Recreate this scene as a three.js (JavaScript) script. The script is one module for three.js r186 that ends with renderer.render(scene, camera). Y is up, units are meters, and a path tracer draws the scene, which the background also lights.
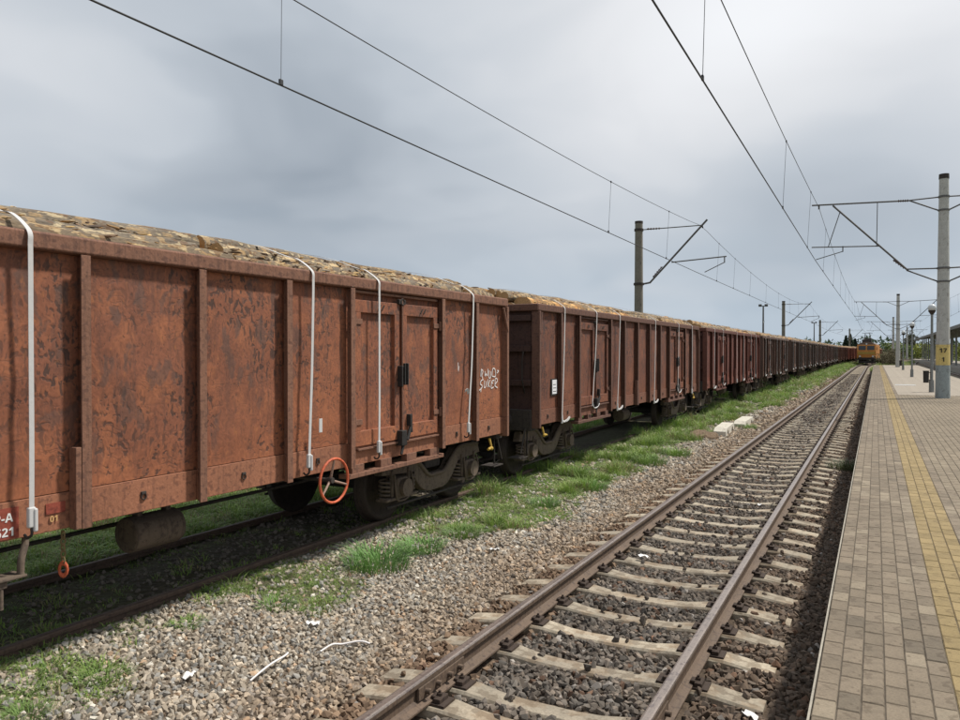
import * as THREE from 'three';
import { mergeGeometries, mergeVertices } from 'three/addons/utils/BufferGeometryUtils.js';
import { RoundedBoxGeometry } from 'three/addons/geometries/RoundedBoxGeometry.js';
import { TextGeometry } from 'three/addons/geometries/TextGeometry.js';
import { ConvexGeometry } from 'three/addons/geometries/ConvexGeometry.js';
import { FontLoader } from 'three/addons/loaders/FontLoader.js';

// ---------------------------------------------------------------- camera, sky, sun, exposure
// world: y = 0 is the top of the rails, -z runs along the tracks, +x is to the right of the tracks
const W = 960, H = 720, F = 749, HOR = 352;
const TH = Math.atan((876 - 480) / F);
const CAMY = 2.194;
const scene = new THREE.Scene();
const camera = new THREE.PerspectiveCamera(2 * Math.atan(H / 2 / F) * 180 / Math.PI, W / H, 0.05, 6000);
camera.position.set(0, CAMY, 0);
camera.rotation.order = 'YXZ';
camera.rotation.set(-Math.atan((H / 2 - HOR) / F), TH, 0);
camera.updateMatrixWorld(true); camera.updateProjectionMatrix();
const renderer = new THREE.WebGLRenderer({ antialias: true });
renderer.setSize(1024, 768);
renderer.toneMapping = THREE.LinearToneMapping;
renderer.toneMappingExposure = 1.0;
renderer.shadowMap.enabled = true;
renderer.shadowMap.type = THREE.PCFSoftShadowMap;

// seeded random and tileable value noise
function rngOf(seed) { let a = seed >>> 0; return () => { a = (a + 0x6D2B79F5) | 0; let t = Math.imul(a ^ (a >>> 15), 1 | a); t = (t + Math.imul(t ^ (t >>> 7), 61 | t)) ^ t; return ((t ^ (t >>> 14)) >>> 0) / 4294967296; }; }
const rnd = rngOf(4711);
const rr = (a, b) => a + (b - a) * rnd();
const pick = (a) => a[Math.floor(rnd() * a.length)];
const lerp = (a, b, k) => a + (b - a) * k;
const clamp = (v, a = 0, b = 1) => Math.min(b, Math.max(a, v));
const sstep = (a, b, v) => { const k = clamp((v - a) / (b - a)); return k * k * (3 - 2 * k); };
const LAT = new Float32Array(65536); { const r = rngOf(99); for (let i = 0; i < 65536; i++) LAT[i] = r(); }
function lat(ix, iy, s) { return LAT[((ix * 73 + iy * 1879 + s * 9277) ^ (iy * 31 + (ix << 7))) & 65535]; }
function vn(x, y, px = 0, py = 0, s = 0) {
  let ix = Math.floor(x), iy = Math.floor(y); let fx = x - ix, fy = y - iy;
  fx = fx * fx * (3 - 2 * fx); fy = fy * fy * (3 - 2 * fy);
  let ix1 = ix + 1, iy1 = iy + 1;
  if (px) { ix = ((ix % px) + px) % px; ix1 = ((ix1 % px) + px) % px; }
  if (py) { iy = ((iy % py) + py) % py; iy1 = ((iy1 % py) + py) % py; }
  const a = lat(ix, iy, s), b = lat(ix1, iy, s), c = lat(ix, iy1, s), d = lat(ix1, iy1, s);
  return a + (b - a) * fx + (c - a) * fy + (a - b - c + d) * fx * fy;
}
function fbm(x, y, px, py, oct, s = 0) { let v = 0, a = 0.5, n = 0; for (let i = 0; i < oct; i++) { v += a * vn(x, y, px, py, s + i * 7); n += a; a *= 0.5; x *= 2; y *= 2; px *= 2; py *= 2; } return v / n; }
function gn(x, y, px, s) { // gradient noise, tileable in x
  const ix = Math.floor(x), iy = Math.floor(y), fx = x - ix, fy = y - iy;
  const d = (i, j) => { const a = 6.2832 * lat((((ix + i) % px) + px) % px, iy + j, s); return Math.cos(a) * (fx - i) + Math.sin(a) * (fy - j); };
  const u = fx * fx * fx * (fx * (fx * 6 - 15) + 10), v = fy * fy * fy * (fy * (fy * 6 - 15) + 10);
  return lerp(lerp(d(0, 0), d(1, 0), u), lerp(d(0, 1), d(1, 1), u), v);
}
function gf(x, y, px, oct, s) { let v = 0, a = 0.62, w = 1; for (let i = 0; i < oct; i++) { v += a * gn(x * w, y * w, px * w, s + i * 7); a *= 0.5; w *= 2; } return 0.5 + v * 0.62; }
function v3(x, y, z, s = 0) { // 3-D value noise
  const iz = Math.floor(z); let f = z - iz; f = f * f * (3 - 2 * f);
  return lerp(vn(x, y, 0, 0, s + iz * 13), vn(x, y, 0, 0, s + (iz + 1) * 13), f);
}
function fbm3(x, y, z, oct, s = 0) { let v = 0, a = 0.5, n = 0; for (let i = 0; i < oct; i++) { v += a * v3(x, y, z, s + i * 31); n += a; a *= 0.5; x *= 2.03; y *= 2.03; z *= 2.03; } return v / n; }

// direction of a point of the photograph (used only to lay out the cloud masses in the sky)
function dirOf(px, py) { return new THREE.Vector3((px - W / 2), -(py - H / 2), -F).normalize().applyQuaternion(camera.quaternion); }
const SUN = new THREE.Vector3(0.38, 0.82, -0.36).normalize();
{
  const w = 1024, h = 512, data = new Float32Array(w * h * 4);
  // broad cloud masses: [px, py, angular radius in degrees, brightness]
  const blobs = [[60, 20, 14, 0.04], [190, 190, 12, -0.07], [330, 60, 10, -0.05], [520, 60, 11, 0.10], [600, 200, 8, 0.05], [300, 250, 10, -0.09], [480, 160, 8, -0.03],
    [870, 20, 14, 0.26], [720, 40, 10, 0.13], [860, 130, 8, -0.17], [730, 235, 9, -0.13], [560, 250, 8, -0.05], [940, 190, 6, -0.05], [690, 285, 6, 0.05], [800, 240, 6, -0.03], [20, 160, 8, 0.02]]
    .map(([x, y, r, b]) => [dirOf(x, y), Math.cos(r * Math.PI / 180), b, r * Math.PI / 180]);
  const d = new THREE.Vector3();
  for (let j = 0; j < h; j++) for (let i = 0; i < w; i++) {
    const v = (j + 0.5) / h, u = (i + 0.5) / w;
    const lt = (v - 0.5) * Math.PI, ln = (u - 0.5) * 2 * Math.PI;
    d.set(Math.cos(lt) * Math.cos(ln), Math.sin(lt), Math.cos(lt) * Math.sin(ln));
    const e = Math.max(d.y, 0);
    const q = 1 / (e + 0.22);
    const cx = d.x * q, cz = d.z * q;
    const wx = fbm(cx * 1.3 + 5, cz * 1.3, 0, 0, 4, 3) - 0.5, wz = fbm(cx * 1.3, cz * 1.3 + 9, 0, 0, 4, 11) - 0.5;
    let c = fbm(cx * 0.9 + wx * 1.4 + 20, cz * 0.9 + wz * 1.4 + 7, 0, 0, 6, 21) - 0.5;
    const c2 = fbm(cx * 2.6 + wx * 2 + 50, cz * 2.6 + wz * 2, 0, 0, 5, 41) - 0.5;
    const c3 = sstep(0.44, 0.58, fbm(cx * 1.5 + wx * 2.2 + 80, cz * 2.1 + wz * 2.2 + 31, 0, 0, 6, 61)) - 0.5;
    let b = 0.60 + c * 0.15 + c2 * 0.15 + c3 * 0.035;
    for (const [bd, , bb, br] of blobs) { const a = Math.acos(clamp(d.dot(bd), -1, 1)) / br; const a2 = a + (c2 * 0.5 + wx * 0.5); b += bb * Math.exp(-Math.max(a2, 0) * Math.max(a2, 0)); }
    b = clamp(b, 0.3, 0.92);
    // low sky is clearer and bluer
    const low = 1 - sstep(0.0, 0.20, d.y + (c + c2) * 0.10);
    let r = b * 0.985 - 0.052, g = b * 0.985 - 0.002, bl = b * 0.98 + 0.062;
    const bright = sstep(0.55, 0.85, b); r = lerp(r, b, bright * 0.8); g = lerp(g, b * 1.01, bright * 0.8); bl = lerp(bl, b * 1.035, bright * 0.6);
    r = lerp(r, 0.47, low * 0.55); g = lerp(g, 0.575, low * 0.55); bl = lerp(bl, 0.675, low * 0.55);
    if (d.y < 0) { r = 0.30; g = 0.31; bl = 0.30; }
    const o = (j * w + i) * 4; data[o] = r; data[o + 1] = g; data[o + 2] = bl; data[o + 3] = 1;
  }
  const sky = new THREE.DataTexture(data, w, h, THREE.RGBAFormat, THREE.FloatType);
  sky.mapping = THREE.EquirectangularReflectionMapping; sky.magFilter = sky.minFilter = THREE.LinearFilter; sky.needsUpdate = true;
  scene.background = sky; scene.environment = sky;
}
const sun = new THREE.DirectionalLight(new THREE.Color(1, 0.945, 0.86), 4.3);
sun.position.copy(SUN).multiplyScalar(200); sun.target.position.set(0, 0, -30); sun.position.add(sun.target.position);
sun.castShadow = true; sun.shadow.radius = 8; sun.shadow.mapSize.set(4096, 4096);
Object.assign(sun.shadow.camera, { left: -90, right: 90, top: 160, bottom: -160, near: 1, far: 600 });
scene.add(sun, sun.target);

// ---------------------------------------------------------------- helpers
const CURVE0 = 120, CURVER = 1000;                       // the line swings right in the distance
const cs = (t) => t < CURVE0 ? 0 : (t - CURVE0) ** 2 / (2 * CURVER);
const at = (t, s, y) => new THREE.Vector3(s + cs(t), y, -t);
const yawAt = (t) => t < CURVE0 ? 0 : -(t - CURVE0) / CURVER;
const names = {};
function numbered(n) { const k = names[n] ?? 0; names[n] = k + 1; return k ? n + '_' + String(k).padStart(3, '0') : n; }
function setData(o, label, category, group, kind) { o.userData = { label, category }; if (group) o.userData.group = group; if (kind) o.userData.kind = kind; return o; }
function shade(o) { o.traverse((m) => { if (m.isMesh) { m.castShadow = m.receiveShadow = true; } }); return o; }
function boxUV(g) {
  const p = g.attributes.position, n = g.attributes.normal, uv = new Float32Array(p.count * 2);
  for (let i = 0; i < p.count; i++) {
    const ax = Math.abs(n.getX(i)), ay = Math.abs(n.getY(i)), az = Math.abs(n.getZ(i));
    let u, v;
    if (ax >= ay && ax >= az) { u = p.getZ(i); v = p.getY(i); } else if (ay >= az) { u = p.getX(i); v = p.getZ(i); } else { u = p.getX(i); v = p.getY(i); }
    uv[2 * i] = u; uv[2 * i + 1] = v;
  }
  g.setAttribute('uv', new THREE.BufferAttribute(uv, 2)); return g;
}
function join(gs, keepUV) {
  if (!Array.isArray(gs)) gs = [gs];
  const l = gs.map((g) => { const q = g.index ? g.toNonIndexed() : g.clone(); for (const k of Object.keys(q.attributes)) if (!['position', 'normal', keepUV ? 'uv' : 'position', keepUV ? 'color' : 'position'].includes(k)) q.deleteAttribute(k); q.morphAttributes = {}; return q; });
  const g = l.length > 1 ? mergeGeometries(l, false) : l[0];
  return keepUV ? g : boxUV(g);
}
function mesh(name, gs, mat, parent, keepUV) {
  const m = new THREE.Mesh(join(gs, keepUV), mat); m.castShadow = m.receiveShadow = true;
  if (parent) { m.name = name; parent.add(m); } else { m.name = numbered(name); scene.add(m); }
  return m;
}
function put(name, geo, mat, parent) { const m = new THREE.Mesh(geo, mat); m.castShadow = m.receiveShadow = true; if (parent) { m.name = name; parent.add(m); } else { m.name = numbered(name); scene.add(m); } return m; }
function thing(name, pos, label, category, group, kind) { const o = new THREE.Group(); o.name = numbered(name); scene.add(o); if (pos) o.position.copy(pos); return setData(o, label, category, group, kind); }
function part(name, parent) { const o = new THREE.Group(); o.name = name; parent.add(o); return o; }
const bx = (w, h, d, x = 0, y = 0, z = 0) => new THREE.BoxGeometry(w, h, d).translate(x, y, z);
const rb = (w, h, d, x = 0, y = 0, z = 0, r = 0.012) => new RoundedBoxGeometry(w, h, d, 1, Math.min(r, w / 2.1, h / 2.1, d / 2.1)).translate(x, y, z);
// box from limits (x0..x1, y0..y1, t0..t1) with t running along -z
const lim = (x0, x1, y0, y1, t0, t1, r = 0.008) => rb(x1 - x0, y1 - y0, t1 - t0, (x0 + x1) / 2, (y0 + y1) / 2, -(t0 + t1) / 2, r);
const V = (x, y, z) => new THREE.Vector3(x, y, z);
function rod(a, b, r0, r1 = r0, seg = 8) {
  const d = b.clone().sub(a), l = d.length();
  const g = new THREE.CylinderGeometry(r1, r0, l, seg, 1);
  g.applyQuaternion(new THREE.Quaternion().setFromUnitVectors(V(0, 1, 0), d.normalize()));
  return g.translate((a.x + b.x) / 2, (a.y + b.y) / 2, (a.z + b.z) / 2);
}
function tube(pts, r, seg = 24, rad = 6, closed = false) { return new THREE.TubeGeometry(new THREE.CatmullRomCurve3(pts, closed, 'centripetal'), seg, r, rad, closed); }
function polyTube(pts, r, rad = 6) { const p = new THREE.CurvePath(); for (let i = 0; i + 1 < pts.length; i++) p.add(new THREE.LineCurve3(pts[i], pts[i + 1])); return new THREE.TubeGeometry(p, (pts.length - 1), r, rad); }
const rot = (g, x = 0, y = 0, z = 0) => g.rotateX(x).rotateY(y).rotateZ(z);

// textures -------------------------------------------------------
const enc = (v) => { v = clamp(v); return Math.round(255 * (v <= 0.0031308 ? v * 12.92 : 1.055 * v ** (1 / 2.4) - 0.055)); };
function tex(w, h, fn, srgb, sx = 1, sy = 1) {
  const d = new Uint8Array(w * h * 4);
  for (let j = 0; j < h; j++) for (let i = 0; i < w; i++) {
    const c = fn(i / w, j / h), o = (j * w + i) * 4;
    if (srgb) { d[o] = enc(c[0]); d[o + 1] = enc(c[1]); d[o + 2] = enc(c[2]); } else { d[o] = d[o + 1] = d[o + 2] = Math.round(255 * clamp(c)); }
    d[o + 3] = 255;
  }
  const t = new THREE.DataTexture(d, w, h, THREE.RGBAFormat);
  if (srgb) t.colorSpace = THREE.SRGBColorSpace;
  t.wrapS = t.wrapT = THREE.RepeatWrapping; t.magFilter = THREE.LinearFilter; t.minFilter = THREE.LinearMipmapLinearFilter; t.generateMipmaps = true; t.anisotropy = 8;
  t.repeat.set(1 / sx, 1 / sy); t.needsUpdate = true; return t;
}
const mix3 = (a, b, k) => [lerp(a[0], b[0], k), lerp(a[1], b[1], k), lerp(a[2], b[2], k)];
const mul3 = (a, k) => [a[0] * k, a[1] * k, a[2] * k];

// worn red-oxide wagon paint, 4 m x 2.06 m: scuffs and dents from log grabs, scratches, rust bleeding through
const rustCache = new Float32Array(1024 * 512);
const rustMap = tex(1024, 512, (u, v) => {
  const w1 = fbm(u * 28, v * 14, 28, 0, 3, 201) - 0.5, w2 = fbm(u * 28, v * 14, 28, 0, 3, 231) - 0.5, w3 = fbm(u * 120, v * 62, 120, 0, 2, 241) - 0.5, w4 = fbm(u * 120, v * 62, 120, 0, 2, 251) - 0.5;
  const X = u * 4 + w1 * 0.06 + w3 * 0.010, Y = v * 2.06 + w2 * 0.10 + w4 * 0.016;   // metres, warped so that no mark runs straight
  const big = fbm(X * 1.5, Y * 1.5, 6, 0, 5, 1);
  const mid = fbm(X * 6, Y * 5, 24, 0, 5, 17);
  const streak = fbm(X * 26, Y * 2.2, 104, 0, 4, 29);
  const fine = fbm(X * 60, Y * 55, 240, 0, 3, 47);
  const up = sstep(0.2, 1.4, Y + (big - 0.5) * 1.3);    // the grabs hit the upper part of the side
  let c = mix3([0.330, 0.122, 0.058], [0.255, 0.094, 0.050], clamp((big - 0.35) * 2.2));
  c = mix3(c, [0.180, 0.070, 0.044], up * 0.6);
  c = mix3(c, [0.375, 0.142, 0.066], sstep(0.48, 0.72, mid) * 0.45);
  c = mix3(c, [0.125, 0.058, 0.042], sstep(0.50, 0.74, streak) * (0.12 + 0.38 * up));
  // dark gouges: short, mostly upright, gathered in patches
  const patch = sstep(0.40, 0.62, fbm(X * 2.5, Y * 2.4, 10, 0, 4, 61));
  const tick = gf(X * 26, Y * 11, 104, 3, 71);
  const tick2 = gf(X * 14, Y * 19, 56, 3, 83);
  const tick3 = gf(X * 48, Y * 22, 192, 3, 87);
  let k = sstep(0.555, 0.625, tick) * (0.20 + 0.80 * patch) * (0.25 + 0.75 * up);
  k = Math.max(k, sstep(0.605, 0.66, tick2) * (0.08 + 0.92 * patch) * 0.9);
  k = Math.max(k, sstep(0.62, 0.70, tick3) * 0.6 * (0.3 + 0.7 * up));
  const scr = vn(X * 4, Y * 120, 16, 0, 91) * sstep(0.5, 0.62, vn(X * 2.0, Y * 13, 8, 0, 93));
  k = Math.max(k, sstep(0.74, 0.86, scr) * 0.45);
  c = mix3(c, [0.048, 0.030, 0.026], k * 0.85);
  // grey-brown bare steel bruises with ragged outlines
  c = mix3(c, [0.095, 0.060, 0.052], sstep(0.56, 0.64, gf(X * 7, Y * 3.2, 28, 4, 101)) * 0.62 * (0.15 + 0.85 * up));
  // fresh orange rust flecks
  c = mix3(c, [0.40, 0.160, 0.058], sstep(0.64, 0.74, gf(X * 22, Y * 12, 88, 3, 111)) * 0.35);
  c = mul3([c[0] * 1.06, c[1], c[2] * 0.92], 0.74 + 0.56 * fine);
  rustCache[(Math.round(v * 512) % 512) * 1024 + (Math.round(u * 1024) % 1024)] = clamp(0.6 - 0.55 * k + 0.3 * (fine - 0.5) + 0.25 * (mid - 0.5));
  return c;
}, true, 4, 2.06);
const rustBump = tex(1024, 512, (u, v) => rustCache[(Math.round(v * 512) % 512) * 1024 + (Math.round(u * 1024) % 1024)], false, 4, 2.06);
for (const t of [rustMap, rustBump]) t.offset.y = -0.94 / 2.06;

// painted steel members: plain oxide with dust and small chips
const steelMap = tex(512, 512, (u, v) => {
  const a = fbm(u * 6, v * 6, 6, 6, 6, 5), b = fbm(u * 40, v * 40, 40, 40, 3, 25), s = fbm(u * 60, v * 4, 60, 4, 4, 9);
  let c = mix3([0.90, 0.84, 0.78], [1.25, 1.12, 1.0], a);
  c = mix3(c, [0.48, 0.42, 0.44], sstep(0.58, 0.72, b) * 0.6);
  c = mix3(c, [0.5, 0.45, 0.45], sstep(0.56, 0.8, s) * 0.5);
  return mul3(c, 0.62 + 0.2 * vn(u * 200, v * 200, 200, 200, 3));
}, true, 1.3, 1.3);
const grimeBump = tex(256, 256, (u, v) => fbm(u * 24, v * 24, 24, 24, 5, 55), false, 0.7, 0.7);
const concMap = tex(512, 512, (u, v) => {
  const a = fbm(u * 5, v * 5, 5, 5, 6, 6), b = fbm(u * 70, v * 70, 70, 70, 3, 26), st = fbm(u * 16, v * 16, 16, 16, 4, 36);
  let c = mix3([0.72, 0.70, 0.66], [1.0, 0.97, 0.9], a); c = mul3(c, 0.78 + 0.4 * b);
  return mix3(c, [0.38, 0.34, 0.29], sstep(0.58, 0.74, st) * 0.5);
}, true, 0.9, 0.9);
const barkMap = tex(512, 512, (u, v) => {
  const r = fbm(u * 30, v * 6, 30, 6, 5, 7), p = fbm(u * 8, v * 9, 8, 9, 5, 27), q = fbm(u * 20, v * 14, 20, 14, 4, 37);
  let c = mix3([0.085, 0.062, 0.042], [0.30, 0.235, 0.16], r);
  c = mix3(c, [0.40, 0.26, 0.125], sstep(0.57, 0.66, p) * 0.8);                       // bark torn off, fresh wood
  c = mix3(c, [0.60, 0.46, 0.26], sstep(0.61, 0.68, q) * 0.7);
  c = mix3(c, [0.15, 0.075, 0.035], sstep(0.60, 0.70, fbm(u * 9, v * 12, 9, 12, 4, 57)) * 0.7);
  return mul3(c, 0.75 + 0.5 * vn(u * 120, v * 60, 120, 60, 5));
}, true, 1, 1);
const barkBump = tex(256, 256, (u, v) => fbm(u * 24, v * 6, 24, 6, 5, 7), false, 1, 1);
const groundMap = tex(1024, 1024, (u, v) => {
  const a = fbm(u * 8, v * 8, 8, 8, 6, 8), b = fbm(u * 110, v * 110, 110, 110, 2, 28), d = fbm(u * 40, v * 40, 40, 40, 4, 38);
  let c = mix3([0.72, 0.69, 0.66], [1.1, 1.06, 1.02], a);
  c = mul3(c, 0.55 + 0.9 * b);
  return mix3(c, [0.45, 0.40, 0.36], sstep(0.52, 0.7, d) * 0.5);
}, true, 3.1, 3.1);
const groundBump = tex(512, 512, (u, v) => fbm(u * 60, v * 60, 60, 60, 4, 28), false, 3.1, 3.1);
const woodEndMap = tex(256, 256, (u, v) => {
  const x = u - 0.5, y = v - 0.5, r = Math.hypot(x, y) * (1 + 0.1 * fbm(u * 4, v * 4, 0, 0, 3, 4));
  return mul3(mix3([0.55, 0.36, 0.17], [0.36, 0.20, 0.085], 0.5 + 0.5 * Math.sin(r * 110)), 0.7 + 0.5 * fbm(u * 20, v * 20, 0, 0, 3, 8));
}, true);

const std = (o) => new THREE.MeshStandardMaterial(o);
const L = (r, g, b) => new THREE.Color().setRGB(r, g, b);
const steelMat = (r, g, b, rough = 0.8, metal = 0) => std({ color: L(r, g, b), map: steelMap, bumpMap: grimeBump, bumpScale: 0.003, roughness: rough, metalness: metal });
const MT = {
  dark: steelMat(0.060, 0.052, 0.048, 0.85), black: steelMat(0.03, 0.028, 0.027, 0.7), bogie: steelMat(0.19, 0.155, 0.125, 0.95), wheel: steelMat(0.065, 0.050, 0.042, 0.8),
  galv: steelMat(0.16, 0.17, 0.18, 0.6, 0.3), insul: std({ color: L(0.09, 0.05, 0.035), roughness: 0.35 }), wire: std({ color: L(0.035, 0.036, 0.04), roughness: 0.6 }),
  strap: std({ color: L(0.58, 0.57, 0.56), roughness: 0.8, bumpMap: grimeBump, bumpScale: 0.001 }), white: std({ color: L(0.75, 0.74, 0.71), roughness: 0.85 }),
  orange: steelMat(0.85, 0.19, 0.085, 0.55), yellow: steelMat(0.75, 0.53, 0.10, 0.7), redpaint: steelMat(0.36, 0.085, 0.055, 0.8),
  conc: std({ color: L(0.42, 0.40, 0.36), map: concMap, bumpMap: grimeBump, bumpScale: 0.004, roughness: 0.95 }),
  poleConc: std({ color: L(0.55, 0.56, 0.56), map: concMap, bumpMap: grimeBump, bumpScale: 0.003, roughness: 0.9 }),
  poleOld: std({ color: L(0.24, 0.225, 0.20), map: concMap, bumpMap: grimeBump, bumpScale: 0.003, roughness: 0.95 }),
  poleBlue: std({ color: L(0.34, 0.40, 0.43), map: concMap, bumpMap: grimeBump, bumpScale: 0.002, roughness: 0.7 }),
  poleYellow: std({ color: L(0.78, 0.62, 0.24), map: concMap, bumpMap: grimeBump, bumpScale: 0.002, roughness: 0.7 }),
  bark: std({ map: barkMap, bumpMap: barkBump, bumpScale: 0.012, roughness: 1 }), woodEnd: std({ map: woodEndMap, roughness: 1 }),
};

// ---------------------------------------------------------------- ground
const GP = [[-3000, -0.4], [-60, -0.3], [-11, -0.24], [-9, -0.15], [-7.6, -0.09], [-5.5, -0.085], [-4.6, -0.145], [-3.6, -0.225], [-3.2, -0.245], [-0.6, -0.25], [-0.3, -0.27], [4.6, -0.27], [8.4, -0.26], [60, -0.3], [3000, -0.4]];
function gy(s, t) {
  let y = GP[0][1];
  for (let i = 0; i + 1 < GP.length; i++) if (s >= GP[i][0] && s <= GP[i + 1][0]) { y = lerp(GP[i][1], GP[i + 1][1], (s - GP[i][0]) / (GP[i + 1][0] - GP[i][0])); break; }
  return y + (fbm(s * 1.7 + 40, t * 1.7 + 100, 0, 0, 3, 2) - 0.5) * 0.05;
}
// where grass grows: 0..1
function grassK(s, t) {
  const n = fbm(s * 1.1 + 30, t * 0.9 + 60, 0, 0, 4, 33), n2 = fbm(s * 0.35 + 10, t * 0.30 + 20, 0, 0, 3, 43);
  if (s > 8) return 0.8;
  if (s > -3.3) return 0;
  if (s < -7.45) return 0.92;
  if (s < -5.95) return 0.35 * sstep(0.40, 0.6, n) + 0.25;
  const far = sstep(5.5, 13, t);
  const edge = lerp(-4.85, -4.25, far) + (n2 - 0.5) * lerp(2.0, 1.2, far) + (n - 0.5) * 1.6 + 0.8 * sstep(30, 60, t);
  const k = sstep(edge + 0.35, edge - 0.25, s);
  return k * lerp(0.35 + 0.6 * sstep(0.42, 0.58, n), 0.95, far) * lerp(0.75, 1, sstep(4, 9, t));
}
{
  const S = [], T = [];
  for (const v of [-3000, -1200, -500, -200, -100, -60, -40, -30, -24, -20, -17, -15, -13, -12, -11]) S.push(v);
  for (let v = -10; v < -0.3; v += 0.11) S.push(v);
  for (const v of [-0.3, 0.5, 2, 4.4, 5, 5.6, 6.2, 6.8, 7.4, 8, 9, 10, 12, 15, 20, 30, 45, 60, 100, 200, 500, 1200, 3000]) S.push(v);
  for (const v of [-300, -100, -40, -20, -10, -5]) T.push(v);
  for (let v = -3, dv = 0.14; v < 3000; v += dv, dv = v < 10 ? 0.14 : dv * 1.04) T.push(v);
  T.push(3200);
  const pos = [], col = [], uv = [], idx = [];
  for (const t of T) for (const s of S) {
    const x = s + (t < 400 ? cs(t) : cs(400) + (t - 400) * 0.28);
    pos.push(x, gy(s, t), -t); uv.push(x, t);
    const g = grassK(s, t), n = fbm(s * 2 + 9, t * 2 + 9, 0, 0, 3, 13);
    let c;
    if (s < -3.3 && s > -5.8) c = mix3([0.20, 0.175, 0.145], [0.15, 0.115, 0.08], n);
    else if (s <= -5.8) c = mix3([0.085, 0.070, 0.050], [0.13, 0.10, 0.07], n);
    else if (s > 8) c = mix3([0.12, 0.13, 0.05], [0.17, 0.15, 0.075], n);
    else c = mix3([0.10, 0.078, 0.058], [0.14, 0.10, 0.07], n);
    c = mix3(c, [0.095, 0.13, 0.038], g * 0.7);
    if (Math.abs(s) > 40 || t > 260) c = mix3(c, [0.13, 0.17, 0.06], 0.7);
    col.push(...c);
  }
  const ns = S.length;
  for (let j = 0; j + 1 < T.length; j++) for (let i = 0; i + 1 < ns; i++) { const a = j * ns + i, b = a + 1, c = a + ns, d = c + 1; idx.push(a, b, c, b, d, c); }
  const g = new THREE.BufferGeometry();
  g.setAttribute('position', new THREE.Float32BufferAttribute(pos, 3)); g.setAttribute('color', new THREE.Float32BufferAttribute(col, 3)); g.setAttribute('uv', new THREE.Float32BufferAttribute(uv, 2));
  g.setIndex(idx); g.computeVertexNormals();
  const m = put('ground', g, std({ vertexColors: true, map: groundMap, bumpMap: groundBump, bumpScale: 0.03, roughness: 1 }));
  setData(m, 'earth and gravel ground under the tracks', 'ground', null, 'structure');
}

// ---------------------------------------------------------------- railway tracks
const TRK = { train: -6.47, main: -1.96, right: 6.35 };
const HG = 0.7525;                                                 // half the distance between rail centres
const railProfile = [[-0.075, -0.172], [0.075, -0.172], [0.075, -0.160], [0.03, -0.147], [0.010, -0.128], [0.009, -0.055], [0.034, -0.042], [0.036, -0.012], [0.031, -0.003], [0.020, 0], [-0.020, 0], [-0.031, -0.003], [-0.036, -0.012], [-0.034, -0.042], [-0.009, -0.055], [-0.010, -0.128], [-0.03, -0.147], [-0.075, -0.160]];
function sweepRail(s, t0, t1, sel) {
  const ts = []; for (let t = t0; t < Math.min(t1, CURVE0); t += 6) ts.push(t); for (let t = Math.max(t0, CURVE0); t < t1; t += 6) ts.push(t); ts.push(t1);
  const P = []; const n = railProfile.length;
  for (let j = 0; j + 1 < ts.length; j++) for (const i of sel) {
    const [x0, y0] = railProfile[i], [x1, y1] = railProfile[(i + 1) % n];
    const a = at(ts[j], s + x0, y0), b = at(ts[j], s + x1, y1), c = at(ts[j + 1], s + x0, y0), d = at(ts[j + 1], s + x1, y1);
    P.push(a, c, b, b, c, d);
  }
  const g = new THREE.BufferGeometry().setFromPoints(P); g.computeVertexNormals(); return g;
}
const railTopMat = std({ color: L(0.50, 0.455, 0.435), map: steelMap, roughness: 0.34, metalness: 0.7, bumpMap: grimeBump, bumpScale: 0.0006 });
const railSideMat = steelMat(0.175, 0.132, 0.101, 0.75);
const railDullMat = steelMat(0.15, 0.105, 0.080, 0.7);
function rails(parent, sc, t0, t1, topMat, sideMat) {
  for (const k of [-1, 1]) {
    const side = mesh('rail', sweepRail(sc + k * HG, t0, t1, [0, 1, 2, 3, 4, 5, 6, 12, 13, 14, 15, 16, 17]), sideMat, parent);
    mesh('running_surface', sweepRail(sc + k * HG, t0, t1, [7, 8, 9, 10, 11]), topMat, side);
  }
}
const mainTrack = setData(part(numbered('railway_track'), scene), 'railway track with rusty rails on pale concrete sleepers beside the platform', 'track', null, 'structure');
const trainTrack = setData(part(numbered('railway_track'), scene), 'grass-grown siding track under the row of wagons', 'track', null, 'structure');
const rightTrack = setData(part(numbered('railway_track'), scene), 'railway track on the far side of the island platform', 'track', null, 'structure');
rails(mainTrack, TRK.main, -8, 330, railTopMat, railSideMat);
rails(trainTrack, TRK.train, -30, 330, railDullMat, railDullMat);
rails(rightTrack, TRK.right, -8, 330, railTopMat, railSideMat);

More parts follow.
